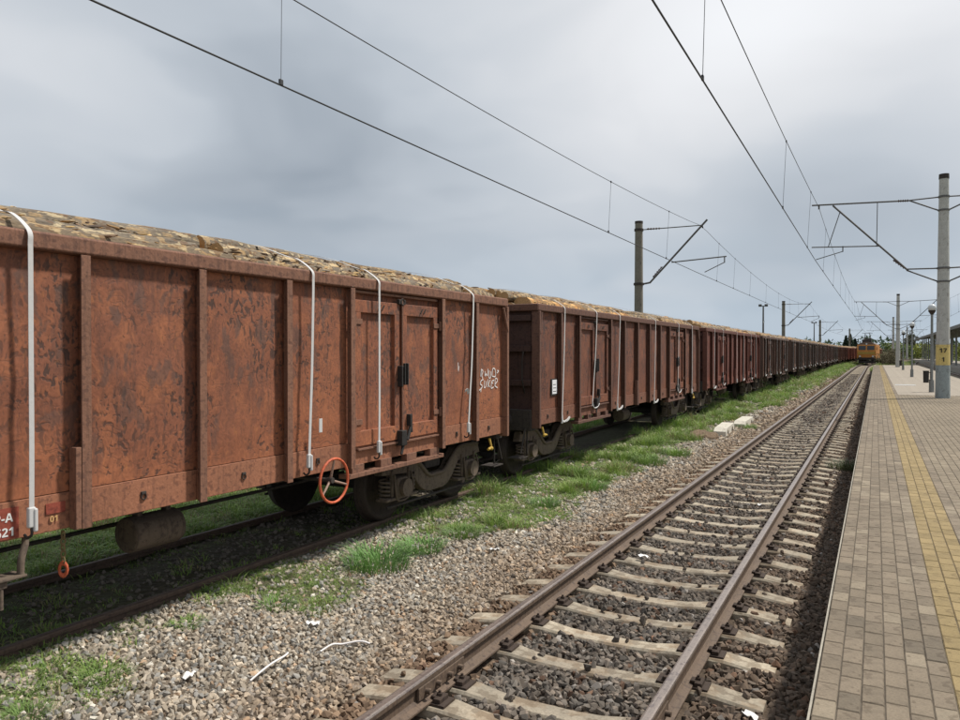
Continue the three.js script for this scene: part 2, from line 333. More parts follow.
// concrete sleepers: trapezoid section, dipping towards the middle
const sleeperAt = []; for (let t = 3.75; t > -6; t -= 0.6) sleeperAt.unshift(t);
sleeperAt.push(4.35, 4.66, 5.40, 6.03, 6.60); for (let t = 7.19; t < 168; t += 0.6) sleeperAt.push(t);
function sleeperGeo(seed) {
  const r = rngOf(seed), N = 14, P = [], ring = [];
  for (let i = 0; i <= N; i++) {
    const u = i / N, x = lerp(-1.30, 1.30, u), ax = Math.abs(x);
    const dip = 0.034 * (1 - sstep(0.25, 0.62, ax)) + 0.045 * sstep(0.95, 1.3, ax) + (r() - 0.5) * 0.004;
    const top = -0.176 - dip, wt = 0.082 + 0.018 * sstep(0.3, 0.6, ax) + (r() - 0.5) * 0.004, wb = wt + 0.035;
    ring.push([V(x, -0.36, wb), V(x, top - 0.016, wt + 0.008), V(x, top, wt - 0.008), V(x, top, -wt + 0.008), V(x, top - 0.016, -wt - 0.008), V(x, -0.36, -wb)]);
  }
  for (let i = 0; i < N; i++) for (let k = 0; k < 5; k++) { const a = ring[i][k], b = ring[i][k + 1], c = ring[i + 1][k], d = ring[i + 1][k + 1]; P.push(a, c, b, b, c, d); }
  for (const [q, f] of [[ring[0], 1], [ring[N], 0]]) for (let k = 1; k < 5; k++) f ? P.push(q[0], q[k], q[k + 1]) : P.push(q[0], q[k + 1], q[k]);
  const g = new THREE.BufferGeometry().setFromPoints(P); g.computeVertexNormals(); boxUV(g);
  const uv = g.attributes.uv; const o = r() * 7; for (let i = 0; i < uv.count; i++) uv.setXY(i, uv.getX(i) + o, uv.getY(i) + o * 1.7);
  return g;
}
const sleeperMap = tex(512, 512, (u, v) => {
  const a = fbm(u * 6, v * 6, 6, 6, 6, 6), b = fbm(u * 60, v * 60, 60, 60, 3, 26), st = fbm(u * 10, v * 10, 10, 10, 5, 36), ru = fbm(u * 7, v * 7, 7, 7, 5, 96);
  let c = mix3([0.66, 0.64, 0.60], [1.05, 1.0, 0.92], a); c = mul3(c, 0.70 + 0.5 * b);
  c = mix3(c, [0.36, 0.31, 0.26], sstep(0.50, 0.62, st) * 0.6);
  return mix3(c, [0.62, 0.42, 0.26], sstep(0.54, 0.68, ru) * 0.25);
}, true, 0.8, 0.8);
const sleeperGeos = [1, 2, 3, 4, 5, 6].map((i) => sleeperGeo(300 + i));
const sleeperMats = [[0.50, 0.45, 0.37], [0.46, 0.415, 0.34], [0.42, 0.37, 0.30], [0.385, 0.345, 0.285]].map((c) => std({ color: L(...c), map: sleeperMap, bumpMap: grimeBump, bumpScale: 0.004, roughness: 0.95 }));
// rail fastening: ribbed plate, two spring clips and bolts on each side of the rail foot
function fastening() {
  const g = [bx(0.36, 0.016, 0.15, 0, -0.176, 0)];
  for (const k of [-1, 1]) {
    g.push(rb(0.055, 0.035, 0.12, k * 0.112, -0.155, 0, 0.008));
    g.push(new THREE.CylinderGeometry(0.019, 0.019, 0.028, 6).translate(k * 0.104, -0.132, 0), new THREE.CylinderGeometry(0.010, 0.010, 0.02, 6).translate(k * 0.104, -0.112, 0));
    g.push(rb(0.06, 0.018, 0.075, k * 0.082, -0.143, 0, 0.006));
  }
  return join(g);
}
const fastGeo = fastening(), fastMat = steelMat(0.065, 0.046, 0.036, 0.85);
const farFast = [];
for (const t of sleeperAt) {
  const m = put('sleeper', pick(sleeperGeos), pick(sleeperMats), mainTrack);
  m.position.copy(at(t, TRK.main, 0)); m.rotation.y = yawAt(t) + rr(-0.012, 0.012); m.position.y -= rr(0, 0.012);
  if (t > 2 && t < 24) for (const k of [-1, 1]) { const f = put('rail_fastening', fastGeo, fastMat, m); f.position.set(k * HG, 0.006, 0); }
  else for (const k of [-1, 1]) farFast.push(at(t, TRK.main + k * HG, 0));
}
function instanced(name, geo, mat, list, parent) { // list of {p, q, s, c}
  const m = new THREE.InstancedMesh(geo, mat, list.length); m.name = parent ? name : numbered(name); const M = new THREE.Matrix4(), q0 = new THREE.Quaternion(), s1 = V(1, 1, 1);
  list.forEach((e, i) => { M.compose(e.p, e.q ?? q0, e.s ?? s1); m.setMatrixAt(i, M); if (e.c) m.setColorAt(i, e.c); });
  m.castShadow = m.receiveShadow = true; (parent ?? scene).add(m); return m;
}
instanced('rail_fastening', fastGeo, fastMat, farFast.map((p) => ({ p })), mainTrack).userData.kind = 'stuff';
{ // fishplates and bolts at the rail joint
  for (const k of [-1, 1]) for (const side of [-1, 1]) {
    const s = TRK.main + k * HG + side * 0.026;
    const g = [rb(0.026, 0.095, 0.62, s, -0.092, -4.5, 0.01)];
    for (const dt of [-0.22, -0.08, 0.08, 0.22]) g.push(rot(new THREE.CylinderGeometry(0.019, 0.019, 0.05, 6), 0, 0, Math.PI / 2).translate(s + side * 0.026, -0.092, -4.5 - dt));
    mesh('fishplate', g, railSideMat, mainTrack);
  }
  // sleepers of the track beyond the platform, too small to pick apart
  const l = []; for (let t = -5; t < 200; t += 0.6) l.push({ p: at(t, TRK.right, -0.01), q: new THREE.Quaternion().setFromAxisAngle(V(0, 1, 0), yawAt(t)) });
  instanced('sleeper', sleeperGeos[0], std({ color: L(0.30, 0.26, 0.21), map: concMap, roughness: 1 }), l, rightTrack).userData.kind = 'stuff';
  // old timber sleepers of the siding, sunk into the soil
  for (let t = -2; t < 30; t += 0.65) { const m = mesh('timber_sleeper', rb(2.5, 0.14, 0.24, 0, -0.170, 0, 0.01), steelMat(0.06, 0.048, 0.036, 1), trainTrack); m.position.copy(at(t, TRK.train, rr(-0.02, 0))); m.rotation.y = rr(-0.02, 0.02); }
}

// ---------------------------------------------------------------- gravel and ballast
function stoneGeo(seed) { // crushed stone: hull of a few random points
  const r = rngOf(seed), pts = [], f = [1.05 + r() * 0.3, 0.62 + r() * 0.3, 0.8 + r() * 0.35];
  for (let i = 0; i < 10; i++) { const a = i * 2.4 + r() * 1.2, c = 1 - 2 * (i + 0.5) / 10 + (r() - 0.5) * 0.2, q = Math.sqrt(Math.max(0, 1 - c * c)), k = 0.85 + r() * 0.35; pts.push(V(q * Math.cos(a) * k * f[0], c * k * f[1], q * Math.sin(a) * k * f[2])); }
  const g = new ConvexGeometry(pts); g.computeVertexNormals(); return boxUV(g);
}
const stoneGeos = [11, 12, 13, 14, 15, 16, 17].map(stoneGeo);
const stoneMat = std({ color: 0xffffff, roughness: 1 });
{
  const lists = { gravel: stoneGeos.map(() => []), ballast: stoneGeos.map(() => []) };
  const qe = new THREE.Euler();
  const sl = sleeperAt.slice();
  const nearSleeper = (t) => { let lo = 0, hi = sl.length - 1; while (hi - lo > 1) { const m = (lo + hi) >> 1; sl[m] < t ? lo = m : hi = m; } return Math.min(Math.abs(sl[lo] - t), Math.abs(sl[hi] - t)); };
  const bands = [[1.6, 7.5, 0.036, 1.0], [7.5, 13, 0.044, 1.05], [13, 24, 0.062, 1.05], [24, 45, 0.10, 1.0], [45, 110, 0.2, 0.85]];
  const place = (s, t, sp, kk, zone) => {
    const on = nearSleeper(t), inSl = s > -3.29 && s < -0.63;
    for (const k of [-1, 1]) if (Math.abs(s - (TRK.main + k * HG)) < 0.088) return;
    if (inSl && on < 0.085 + 0.03 * vn(s * 9, t * 3)) { if (rnd() > (Math.abs(s - TRK.main) < 0.45 ? 0.05 : 0.015)) return; }
    let r = sp * kk * rr(0.42, 0.86);
    let c; const n = fbm(s * 1.3 + 5, t * 1.3 + 5, 0, 0, 3, 73), v = rnd();
    const g0 = 0.62 + 0.75 * v * v + 0.25 * rnd();
    if (zone === 'gravel') {
      c = mix3([0.335, 0.305, 0.265], [0.40, 0.345, 0.28], rnd());
      if (rnd() < 0.22) c = [0.28, 0.275, 0.265]; if (rnd() < 0.06) c = [0.33, 0.24, 0.17]; if (rnd() < 0.05) c = [0.5, 0.48, 0.44];
      const rusty = sstep(-4.15, -3.3, s + (n - 0.5) * 1.2);
      c = mix3(c, mix3([0.30, 0.195, 0.115], [0.23, 0.165, 0.115], rnd()), rusty * 0.5);
      c = mul3([c[0] * 1.03, c[1], c[2] * 0.94], g0 * 1.0);
    } else {
      const mid = s > -2.6 && s < -1.25, right = s > -1.15;
      c = mid ? mix3([0.125, 0.111, 0.096], [0.185, 0.148, 0.116], rnd()) : right ? mix3([0.115, 0.090, 0.070], [0.17, 0.12, 0.085], rnd()) : mix3([0.18, 0.12, 0.08], [0.25, 0.17, 0.11], rnd());
      if (rnd() < 0.03) c = [0.30, 0.27, 0.24]; if (rnd() < 0.05) c = [0.16, 0.095, 0.062];
      c = mul3(c, g0 * 0.9 * lerp(0.8, 1.25, n));
      r = Math.min(sp * rr(0.5, 0.92), 0.055);
    }
    const y = (inSl && on < 0.085 ? -0.195 : gy(s, t) + (inSl ? 0.012 : 0)) + r * (t > 13 && zone === 'ballast' ? rr(-0.35, 0.1) : rr(-0.1, 0.5));
    qe.set(rr(0, 6.28), rr(0, 6.28), rr(0, 6.28));
    pick(lists[zone]).push({ p: at(t, s, y), q: new THREE.Quaternion().setFromEuler(qe), s: V(r, r, r), c: L(...c) });
  };
  const bands2 = [[1.6, 13, 0.043, 1], [13, 26, 0.054, 1], [26, 46, 0.075, 1], [46, 90, 0.12, 1]];
  for (const [set, a, b, zone] of [[bands, -6.0, -3.2, 'gravel'], [bands2, -3.2, -0.27, 'ballast']]) for (const [t0, t1, sp, kk] of set) for (let t = t0; t < t1; t += sp) for (let s0 = a; s0 < b; s0 += sp) {
    const s = s0 + rr(-0.5, 0.5) * sp, tt = t + rr(-0.5, 0.5) * sp;
    if (s < -5.62 || s > -0.28) continue;
    const z = tt * Math.cos(TH) - s * Math.sin(TH), x = tt * Math.sin(TH) + s * Math.cos(TH); if (Math.abs(x / z) > 0.85 || z < 2.3) continue;
    const g = grassK(s, tt);
    if (g > 0.55 && rnd() < g * 0.85) continue;
    place(s, tt, sp, kk, zone);
  }
  // pebbles between the siding's rails and ballast of the track beyond the platform
  for (let i = 0; i < 3500; i++) { const s = rr(-7.4, -5.85), t = rr(1, 16); const r = rr(0.01, 0.03); qe.set(rr(0, 6), rr(0, 6), 0); if (Math.abs(s + 7.22) < 0.06) continue; pick(lists.gravel).push({ p: at(t, s, gy(s, t) + r * 0.2), q: new THREE.Quaternion().setFromEuler(qe), s: V(r, r, r), c: L(...mul3([0.2, 0.17, 0.14], rr(0.6, 1.3))) }); }
  for (let i = 0; i < 9000; i++) { const s = rr(4.6, 8.2), t = rr(20, 110); const r = rr(0.04, 0.09); pick(lists.ballast).push({ p: at(t, s, gy(s, t)), s: V(r, r * 0.7, r), c: L(...mul3([0.16, 0.13, 0.105], rr(0.6, 1.4))) }); }
  for (const z of ['gravel', 'ballast']) {
    const o = thing(z === 'gravel' ? 'gravel' : 'track_ballast', null, z === 'gravel' ? 'light grey brown gravel strip between the siding and the main track' : 'dark brown crushed stone ballast around the main track sleepers', z === 'gravel' ? 'gravel' : 'ballast', null, 'stuff');
    lists[z].forEach((l, i) => instanced('stone', stoneGeos[i], stoneMat, l, o).userData.kind = 'stuff');
    console.log(z, lists[z].reduce((a, l) => a + l.length, 0));
  }
}

// ---------------------------------------------------------------- platform
const PE = -0.255, PTOP = 0.544, PEND = 107, PR = 4.55;
{
  const pf = thing('platform', null, 'low island platform paved with grey and yellow concrete blocks', 'platform', null, 'structure');
  const joint = std({ color: L(0.135, 0.115, 0.095), map: concMap, roughness: 1 });
  const plain = std({ color: L(0.38, 0.335, 0.285), map: concMap, bumpMap: grimeBump, bumpScale: 0.003, roughness: 0.9 });
  const gx = (x0, x1, y0, y1, t0, t1) => bx(x1 - x0, y1 - y0, t1 - t0, (x0 + x1) / 2, (y0 + y1) / 2, -(t0 + t1) / 2);
  mesh('slab', gx(PE + 0.004, PR - 0.004, -0.4, PTOP - 0.009, -8, PEND), joint, pf);
  mesh('coping', [gx(PE - 0.013, PE - 0.003, -0.4, PTOP - 0.002, -8, PEND), gx(PR + 0.003, PR + 0.05, -0.4, PTOP - 0.002, -8, PEND)], std({ color: L(0.40, 0.375, 0.33), map: concMap, roughness: 0.95 }), pf);
  const PAV = 33.2;
  // plain paving beyond the blocks, laid in bays
  for (let t = PAV; t < PEND - 0.5; t += 6) mesh('paving_bay', gx(PE + 1.01, PR - 0.03, PTOP - 0.03, PTOP - 0.001, t + 0.006, Math.min(t + 6, PEND) - 0.006), plain, pf);
  // one paver: 200 x 100 mm block with chamfered top edges
  const pgeo = (() => {
    const a = 0.0482, b = 0.0982, c = 0.005, t = 0, u = -0.006, P = [];
    const o = [V(-a, u, -b), V(a, u, -b), V(a, u, b), V(-a, u, b)], i = [V(-a + c, t, -b + c), V(a - c, t, -b + c), V(a - c, t, b - c), V(-a + c, t, b - c)], w = o.map((p) => V(p.x, -0.06, p.z));
    P.push(i[0], i[2], i[1], i[0], i[3], i[2]);
    for (let k = 0; k < 4; k++) { const n = (k + 1) % 4; P.push(o[k], i[k], o[n], o[n], i[k], i[n], w[k], o[k], w[n], w[n], o[k], o[n]); }
    const g = new THREE.BufferGeometry().setFromPoints(P); g.computeVertexNormals(); return boxUV(g);
  })();
  const list = [], v = V();
  for (let k = 0; k < 48; k++) {
    const s = PE + 0.05 + k * 0.1; if (s > PR - 0.05) break;
    const off = (k % 2) * 0.1 + (k % 3) * 0.03;
    for (let t = -3; t < (s > PE + 1 ? PAV - 0.1 : PEND - 0.2); t += 0.2) {
      const y = k >= 6 && k < 9, tt = t + off; if (s > PE + 1 && tt > PAV - 0.1) continue;
      const n = fbm(s * 0.7 + 8, tt * 0.5 + 8, 0, 0, 3, 63), q = rnd();
      let c = y ? mix3([0.29, 0.235, 0.125], [0.35, 0.285, 0.16], rnd()) : mix3([0.205, 0.180, 0.150], [0.26, 0.228, 0.192], rnd());
      if (!y && q < 0.07) c = [0.30, 0.27, 0.228]; if (!y && q > 0.95) c = [0.18, 0.16, 0.135]; if (!y && s > PE + 1) c = mix3(c, [0.29, 0.26, 0.21], 0.5);
      c = mul3(c, lerp(0.84, 1.12, n)); c = [c[0] * 1.02, c[1] * 0.95, c[2] * 0.86];
      v.set(s, PTOP, -tt).project(camera);
      list.push({ p: V(s, PTOP - rr(0, 0.0035), -tt), q: new THREE.Quaternion().setFromEuler(new THREE.Euler(rr(-0.006, 0.006), rr(-0.008, 0.008), rr(-0.006, 0.006))), c: L(...c), d: Math.abs(v.x) < 1 && Math.abs(v.y) < 1 && v.z < 1 && tt > 0 ? Math.hypot(s, tt) : 1e9 });
    }
  }
  list.sort((a, b) => a.d - b.d);
  const paverTone = concMap.clone(); paverTone.repeat.set(1 / 0.5, 1 / 0.5); paverTone.needsUpdate = true;
  const pm = (c) => std({ color: c, map: paverTone, bumpMap: grimeBump, bumpScale: 0.002, roughness: 0.92 });
  const bank = new Map();
  const seenMat = (c) => { const key = [c.r, c.g, c.b].map((x) => Math.round(x * 40)).join(); if (!bank.has(key)) bank.set(key, pm(c)); return bank.get(key); };
  const pg = [0, 1, 2, 3, 4, 5].map((i) => { const g = pgeo.clone(); const uv = g.attributes.uv; for (let k = 0; k < uv.count; k++) uv.setXY(k, uv.getX(k) + i * 0.31, uv.getY(k) + i * 0.47); return g; });
  list.slice(0, 300).forEach((e, i) => { const m = put('paver', pg[i % 6], seenMat(e.c), pf); m.position.copy(e.p); m.quaternion.copy(e.q); });
  const rest = pg.map(() => []); list.slice(300).forEach((e) => rest[Math.floor(rnd() * 6)].push(e));
  rest.forEach((l, i) => instanced('paver', pg[i], pm(L(1, 1, 1)), l, pf).userData.kind = 'stuff');
  console.log('pavers', list.length);
}

// ---------------------------------------------------------------- wagons
const font = await new FontLoader().loadAsync('fonts/droid/droid_sans_bold.typeface.json');
function text(str, size, depth = 0.002) { const g = new TextGeometry(str, { font, size, depth, curveSegments: 3, bevelEnabled: false }); g.computeBoundingBox(); return g; }
const RIBS = [0.525, 1.575, 2.56, 4.475, 5.415];
const BODY = 6.385, RY0 = 0.935, RYT = 2.885;
function spring(r, y0, y1, x, z, turns = 5) { const p = []; for (let i = 0; i <= turns * 8; i++) { const a = i / 8 * 2 * Math.PI; p.push(V(x + r * Math.cos(a), lerp(y0, y1, i / (turns * 8)), z + r * Math.sin(a))); } return new THREE.TubeGeometry(new THREE.CatmullRomCurve3(p), turns * 8, 0.016, 5); }
function wheelGeo() { // profile turned about the axle (x)
  const pr = [[0.0, 0.09], [0.10, 0.09], [0.13, 0.03], [0.36, 0.02], [0.385, 0.065], [0.455, 0.062], [0.462, -0.045], [0.49, -0.052], [0.49, -0.075], [0.385, -0.078], [0.36, -0.02], [0.13, -0.03], [0.10, -0.10], [0.0, -0.10]].map(([r, y]) => new THREE.Vector2(r, y));
  return new THREE.LatheGeometry(pr, 28).rotateZ(-Math.PI / 2);
}
const WG = join(wheelGeo()), SPR = join([spring(0.066, 0.34, 0.60, 0, 0)]);
const sideFrameGeo = (() => {
  const s = new THREE.Shape();
  s.moveTo(-1.28, 0.66); s.lineTo(-1.22, 0.80); s.lineTo(-0.62, 0.80); s.bezierCurveTo(-0.42, 0.78, -0.42, 0.52, -0.18, 0.50); s.lineTo(0.18, 0.50); s.bezierCurveTo(0.42, 0.52, 0.42, 0.78, 0.62, 0.80); s.lineTo(1.22, 0.80); s.lineTo(1.28, 0.66);
  s.lineTo(0.66, 0.62); s.bezierCurveTo(0.50, 0.56, 0.46, 0.34, 0.18, 0.30); s.lineTo(-0.18, 0.30); s.bezierCurveTo(-0.46, 0.34, -0.50, 0.56, -0.66, 0.62); s.closePath();
  return join(new THREE.ExtrudeGeometry(s, { depth: 0.10, bevelEnabled: true, bevelSize: 0.015, bevelThickness: 0.015, bevelSegments: 2, curveSegments: 8 }).rotateY(Math.PI / 2).translate(-0.05, 0, 0));
})();
const flangeGeo = join([tube([V(0, 0.80, 1.2), V(0, 0.80, 0.62), V(0, 0.68, 0.42), V(0, 0.515, 0.2), V(0, 0.505, 0), V(0, 0.515, -0.2), V(0, 0.68, -0.42), V(0, 0.80, -0.62), V(0, 0.80, -1.2)], 0.03, 40, 6)]);
const axleBoxGeo = join([rb(0.20, 0.26, 0.26, 0, 0.46, 0, 0.03), rot(new THREE.CylinderGeometry(0.105, 0.115, 0.08, 14), 0, 0, Math.PI / 2).translate(0.13, 0.46, 0), rb(0.18, 0.04, 0.70, 0, 0.33, 0, 0.015)]);
const hornGeo = join([rb(0.10, 0.34, 0.05, 0, 0.52, 0.19, 0.015), rb(0.10, 0.34, 0.05, 0, 0.52, -0.19, 0.015), tube([V(0.07, 0.64, 0.19), V(0.10, 0.45, 0.20), V(0.07, 0.31, 0.12), V(0.07, 0.29, 0), V(0.07, 0.31, -0.12), V(0.10, 0.45, -0.20), V(0.07, 0.64, -0.19)], 0.014, 20, 5)]);
function bogie(parent, lt, detail) {
  const b = part('bogie', parent); b.position.set(0, 0, -lt);
  for (const a of [-0.9, 0.9]) {
    for (const k of [-1, 1]) { const w = put('wheel', WG, MT.wheel, b); w.position.set(k * 0.75, 0.46, a); w.rotation.y = k > 0 ? 0 : Math.PI; }
    mesh('axle', rot(new THREE.CylinderGeometry(0.085, 0.085, 2.0, 10), 0, 0, Math.PI / 2), MT.dark, b).position.set(0, 0.46, a);
    for (const k of [-1, 1]) {
      const x = put('axle_box', axleBoxGeo, MT.bogie, b); x.position.set(k * 1.01, 0, a); x.rotation.y = k > 0 ? 0 : Math.PI;
      if (detail) { const h = put('horn_guide', hornGeo, MT.bogie, b); h.position.set(k * 1.03, 0, a); h.rotation.y = k > 0 ? 0 : Math.PI; for (const d of [-0.285, 0.285]) { const s = put('coil_spring', SPR, MT.bogie, b); s.position.set(k * 1.01, 0, a + d); } }
    }
  }
  for (const k of [-1, 1]) { const f = put('side_frame', sideFrameGeo, MT.bogie, b); f.position.x = k * 0.99; if (detail) { const g = put('side_frame_flange', flangeGeo, MT.bogie, b); g.position.x = k * 1.06; } }
  mesh('bolster', [rb(2.0, 0.16, 0.42, 0, 0.66, 0, 0.03), rb(2.2, 0.06, 0.10, 0, 0.85, 0, 0.02)], MT.dark, b);
  if (detail) for (const k of [-1, 1]) mesh('brake_rod', [rod(V(k * 1.02, 0.22, -1.15), V(k * 1.02, 0.22, 1.15), 0.018), rod(V(k * 0.9, 0.36, -0.3), V(k * 0.9, 0.30, 0.35), 0.02)], MT.dark, b);
}
const paint = (c, off) => {
  const a = rustMap.clone(), b = rustBump.clone(); a.offset.x = b.offset.x = off; a.needsUpdate = b.needsUpdate = true;
  return { panel: std({ color: L(...c), map: a, bumpMap: b, bumpScale: 0.003, roughness: 0.78 }), frame: steelMat(0.285 * c[0], 0.150 * c[1], 0.102 * c[2], 0.8), sill: steelMat(0.42 * c[0], 0.190 * c[1], 0.112 * c[2], 0.8), end: steelMat(0.13 * c[0], 0.072 * c[1], 0.056 * c[2], 0.9), rim: steelMat(0.275 * c[0], 0.142 * c[1], 0.096 * c[2], 0.8) };  // end: shade of the gaps between wagons put into a darker colour
};
function dented(t0, t1, y0, y1, x) { // sheet pushed out by the load and knocked by the grabs
  const g = new THREE.PlaneGeometry(t1 - t0, y1 - y0, 14, 24).rotateY(Math.PI / 2).translate(x, (y0 + y1) / 2, -(t0 + t1) / 2), p = g.attributes.position;
  for (let i = 0; i < p.count; i++) { const u = (-p.getZ(i) - t0) / (t1 - t0), v = (p.getY(i) - y0) / (y1 - y0), e = Math.min(1, 6 * Math.min(u, 1 - u), 8 * Math.min(v, 1 - v)); p.setX(i, x - 0.004 + e * (0.016 * Math.sin(Math.PI * u) * Math.sin(Math.PI * v) + (fbm(p.getZ(i) * 3.5 + 60, p.getY(i) * 3.5, 0, 0, 3, 19) - 0.5) * 0.022)); }
  g.computeVertexNormals(); return g;
}
function buildWagon(detail, P) {
  const g = new THREE.Group();
  const X = 1.405, XR = 1.495;
  for (const side of detail ? [1, -1] : [1]) {
    const f = (a, b, y0, y1, t0, t1, r) => side > 0 ? lim(a, b, y0, y1, t0, t1, r) : lim(-b, -a, y0, y1, t0, t1, r);
    const edges = [-BODY, ...RIBS.map((v) => -v).reverse(), ...RIBS, BODY];
    for (let i = 0; i + 1 < edges.length; i++) {
      const a = edges[i], b = edges[i + 1], c = (a + b) / 2, door = Math.abs(Math.abs(c) - 3.5175) < 0.1;
      if (!door) mesh('side_panel', detail && side > 0 ? [f(X - 0.05, X - 0.014, 1.209, RYT - 0.002, a + 0.002, b - 0.002, 0.004), dented(a + 0.002, b - 0.002, 1.209, RYT - 0.002, X)] : f(X - 0.05, X, 1.209, RYT - 0.002, a + 0.002, b - 0.002, 0.004), P.panel, g);
      mesh('side_sill', f(X - 0.05, X + 0.006, RY0 + 0.012, 1.203, a + 0.001, b - 0.001, 0.006), P.sill, g);
      if (detail && side > 0 && !door && Math.abs(c + 1.05) > 0.1) mesh('lashing_ring', [new THREE.TorusGeometry(0.023, 0.006, 5, 10).rotateY(Math.PI / 2).translate(X + 0.014, 1.065, -c), rb(0.016, 0.022, 0.045, X + 0.012, 1.095, -c, 0.004)], MT.dark, g);
      if (door) {
        mesh('door_recess', f(X - 0.06, X - 0.03, 1.209, RYT - 0.002, a, b, 0.003), P.panel, g);
        mesh('door_lintel', f(X - 0.03, X + 0.03, 2.845, 2.875, a + 0.07, b - 0.07, 0.004), P.frame, g);
        const mid = c + 0.03;
        for (const [l0, l1] of [[a + 0.10, mid - 0.015], [mid + 0.03, b - 0.06]]) {
          const y0 = 1.15, y1 = 2.77, w = 0.11, xo = X + 0.035;
          const leaf = mesh('door_leaf', [f(X - 0.02, xo, y1 - 0.14, y1, l0, l1), f(X - 0.02, xo, y0, y0 + 0.17, l0, l1), f(X - 0.02, xo - 0.001, y0 + 0.165, y1 - 0.135, l0, l0 + w), f(X - 0.02, xo - 0.001, y0 + 0.165, y1 - 0.135, l1 - w, l1)], P.panel, g);
          mesh('door_panel', f(X - 0.028, X - 0.008, y0 + 0.05, y1 - 0.05, l0 + 0.03, l1 - 0.03, 0.003), P.panel, leaf);
          if (detail && side > 0) {
            const hx = l0 < mid - 0.5 ? l0 - 0.03 : l1 + 0.03;
            for (const hy of [1.42, 2.53]) mesh('hinge', [rod(V(xo + 0.015, hy - 0.06, -hx), V(xo + 0.015, hy + 0.06, -hx), 0.022), lim(xo - 0.005, xo + 0.012, hy - 0.03, hy + 0.03, Math.min(hx, hx < mid ? l0 + 0.12 : l1 - 0.12), Math.max(hx, hx < mid ? l0 + 0.12 : l1 - 0.12), 0.003)], P.frame, leaf);
            mesh('grab_marks', [rod(V(xo + 0.012, y1 - 0.10, -(l0 + l1) / 2 - 0.05), V(xo + 0.012, y1 - 0.04, -(l0 + l1) / 2 - 0.10), 0.008, 0.008, 5), rod(V(xo + 0.012, y1 - 0.10, -(l0 + l1) / 2 + 0.02), V(xo + 0.012, y1 - 0.04, -(l0 + l1) / 2 - 0.03), 0.008, 0.008, 5)], MT.dark, leaf);
          }
        }
        if (detail && side > 0) {
          const m = mid + 0.008;
          mesh('locking_bar', [rod(V(X + 0.05, 1.05, -m), V(X + 0.05, 2.82, -m), 0.013)], P.frame, g);
          mesh('lock_handle', [lim(X + 0.03, X + 0.10, 1.78, 2.03, m - 0.075, m - 0.045), lim(X + 0.03, X + 0.10, 1.80, 2.06, m + 0.05, m + 0.078), lim(X + 0.075, X + 0.10, 1.80, 2.06, m - 0.012, m + 0.014), lim(X + 0.03, X + 0.06, 2.0, 2.03, m - 0.06, m + 0.06)], MT.black, g);
          mesh('door_latch', [lim(X + 0.02, X + 0.11, 1.08, 1.26, m - 0.09, m + 0.02), rod(V(X + 0.07, 1.30, -m - 0.16), V(X + 0.09, 1.14, -m - 0.05), 0.022), rod(V(X + 0.07, 1.16, -m - 0.03), V(X + 0.09, 0.98, -m + 0.08), 0.018), lim(X + 0.02, X + 0.09, 1.30, 1.44, m + 0.12, m + 0.17), rod(V(X + 0.07, 1.37, -m - 0.15), V(X + 0.08, 1.22, -m - 0.16), 0.017)], MT.black, g);
          mesh('top_latch', [new THREE.TorusGeometry(0.035, 0.010, 5, 12).rotateY(Math.PI / 2).translate(X + 0.06, 2.79, -m), lim(X + 0.02, X + 0.06, 2.76, 2.82, m - 0.07, m + 0.07)], MT.dark, g);
        }
        mesh('door_sill_lip', f(X - 0.02, X + 0.05, 1.105, 1.128, a + 0.14, b - 0.05, 0.004), P.frame, g);
        // footboard under the door
        const fb = mesh('footboard', f(X - 0.10, X + 0.05, 0.815, 0.865, a - 0.02, b + 0.06, 0.006), P.frame, g);
        for (let i = 0; i < 4; i++) mesh('bracket', f(X - 0.06, X + 0.03, 0.862, 0.955, lerp(a + 0.05, b - 0.25, i / 3), lerp(a + 0.05, b - 0.25, i / 3) + 0.22, 0.005), P.frame, fb);
      }
    }
    for (const v of RIBS) for (const k of [-1, 1]) {
      const r = mesh('rib', [f(XR - 0.012, XR, RY0, RYT - 0.002, k * v - 0.038, k * v + 0.038, 0.004), f(X - 0.004, XR - 0.011, RY0, RYT - 0.003, k * v + 0.014, k * v + 0.030, 0.004)], P.frame, g);
      if (k < 0 && v === 0.525 && detail) mesh('gusset_plate', f(X + 0.008, XR - 0.003, RY0 + 0.003, 1.52, k * v - 0.085, k * v - 0.039, 0.006), P.frame, r);
    }
    for (const k of [-1, 1]) {
      const cp = mesh('corner_post', [f(X - 0.06, XR, RY0 - 0.03, RYT - 0.002, k > 0 ? BODY - 0.02 : -BODY - 0.05, k > 0 ? BODY + 0.05 : -BODY + 0.02, 0.01)], P.frame, g);
      if (detail && side > 0) mesh('corner_gusset', [rod(V(X + 0.06, RYT - 0.02, -k * (BODY - 0.10)), V(X + 0.08, RYT - 0.38, -k * (BODY + 0.01)), 0.022)], P.frame, cp);
    }
    mesh('top_rail', f(X - 0.10, X + 0.072, RYT, 3.012, -BODY - 0.06, BODY + 0.06, 0.022), P.rim, g);
  }
  if (!detail) { mesh('far_side_wall', lim(-1.45, -1.35, 0.94, 2.9, -BODY, BODY), P.panel, g); }
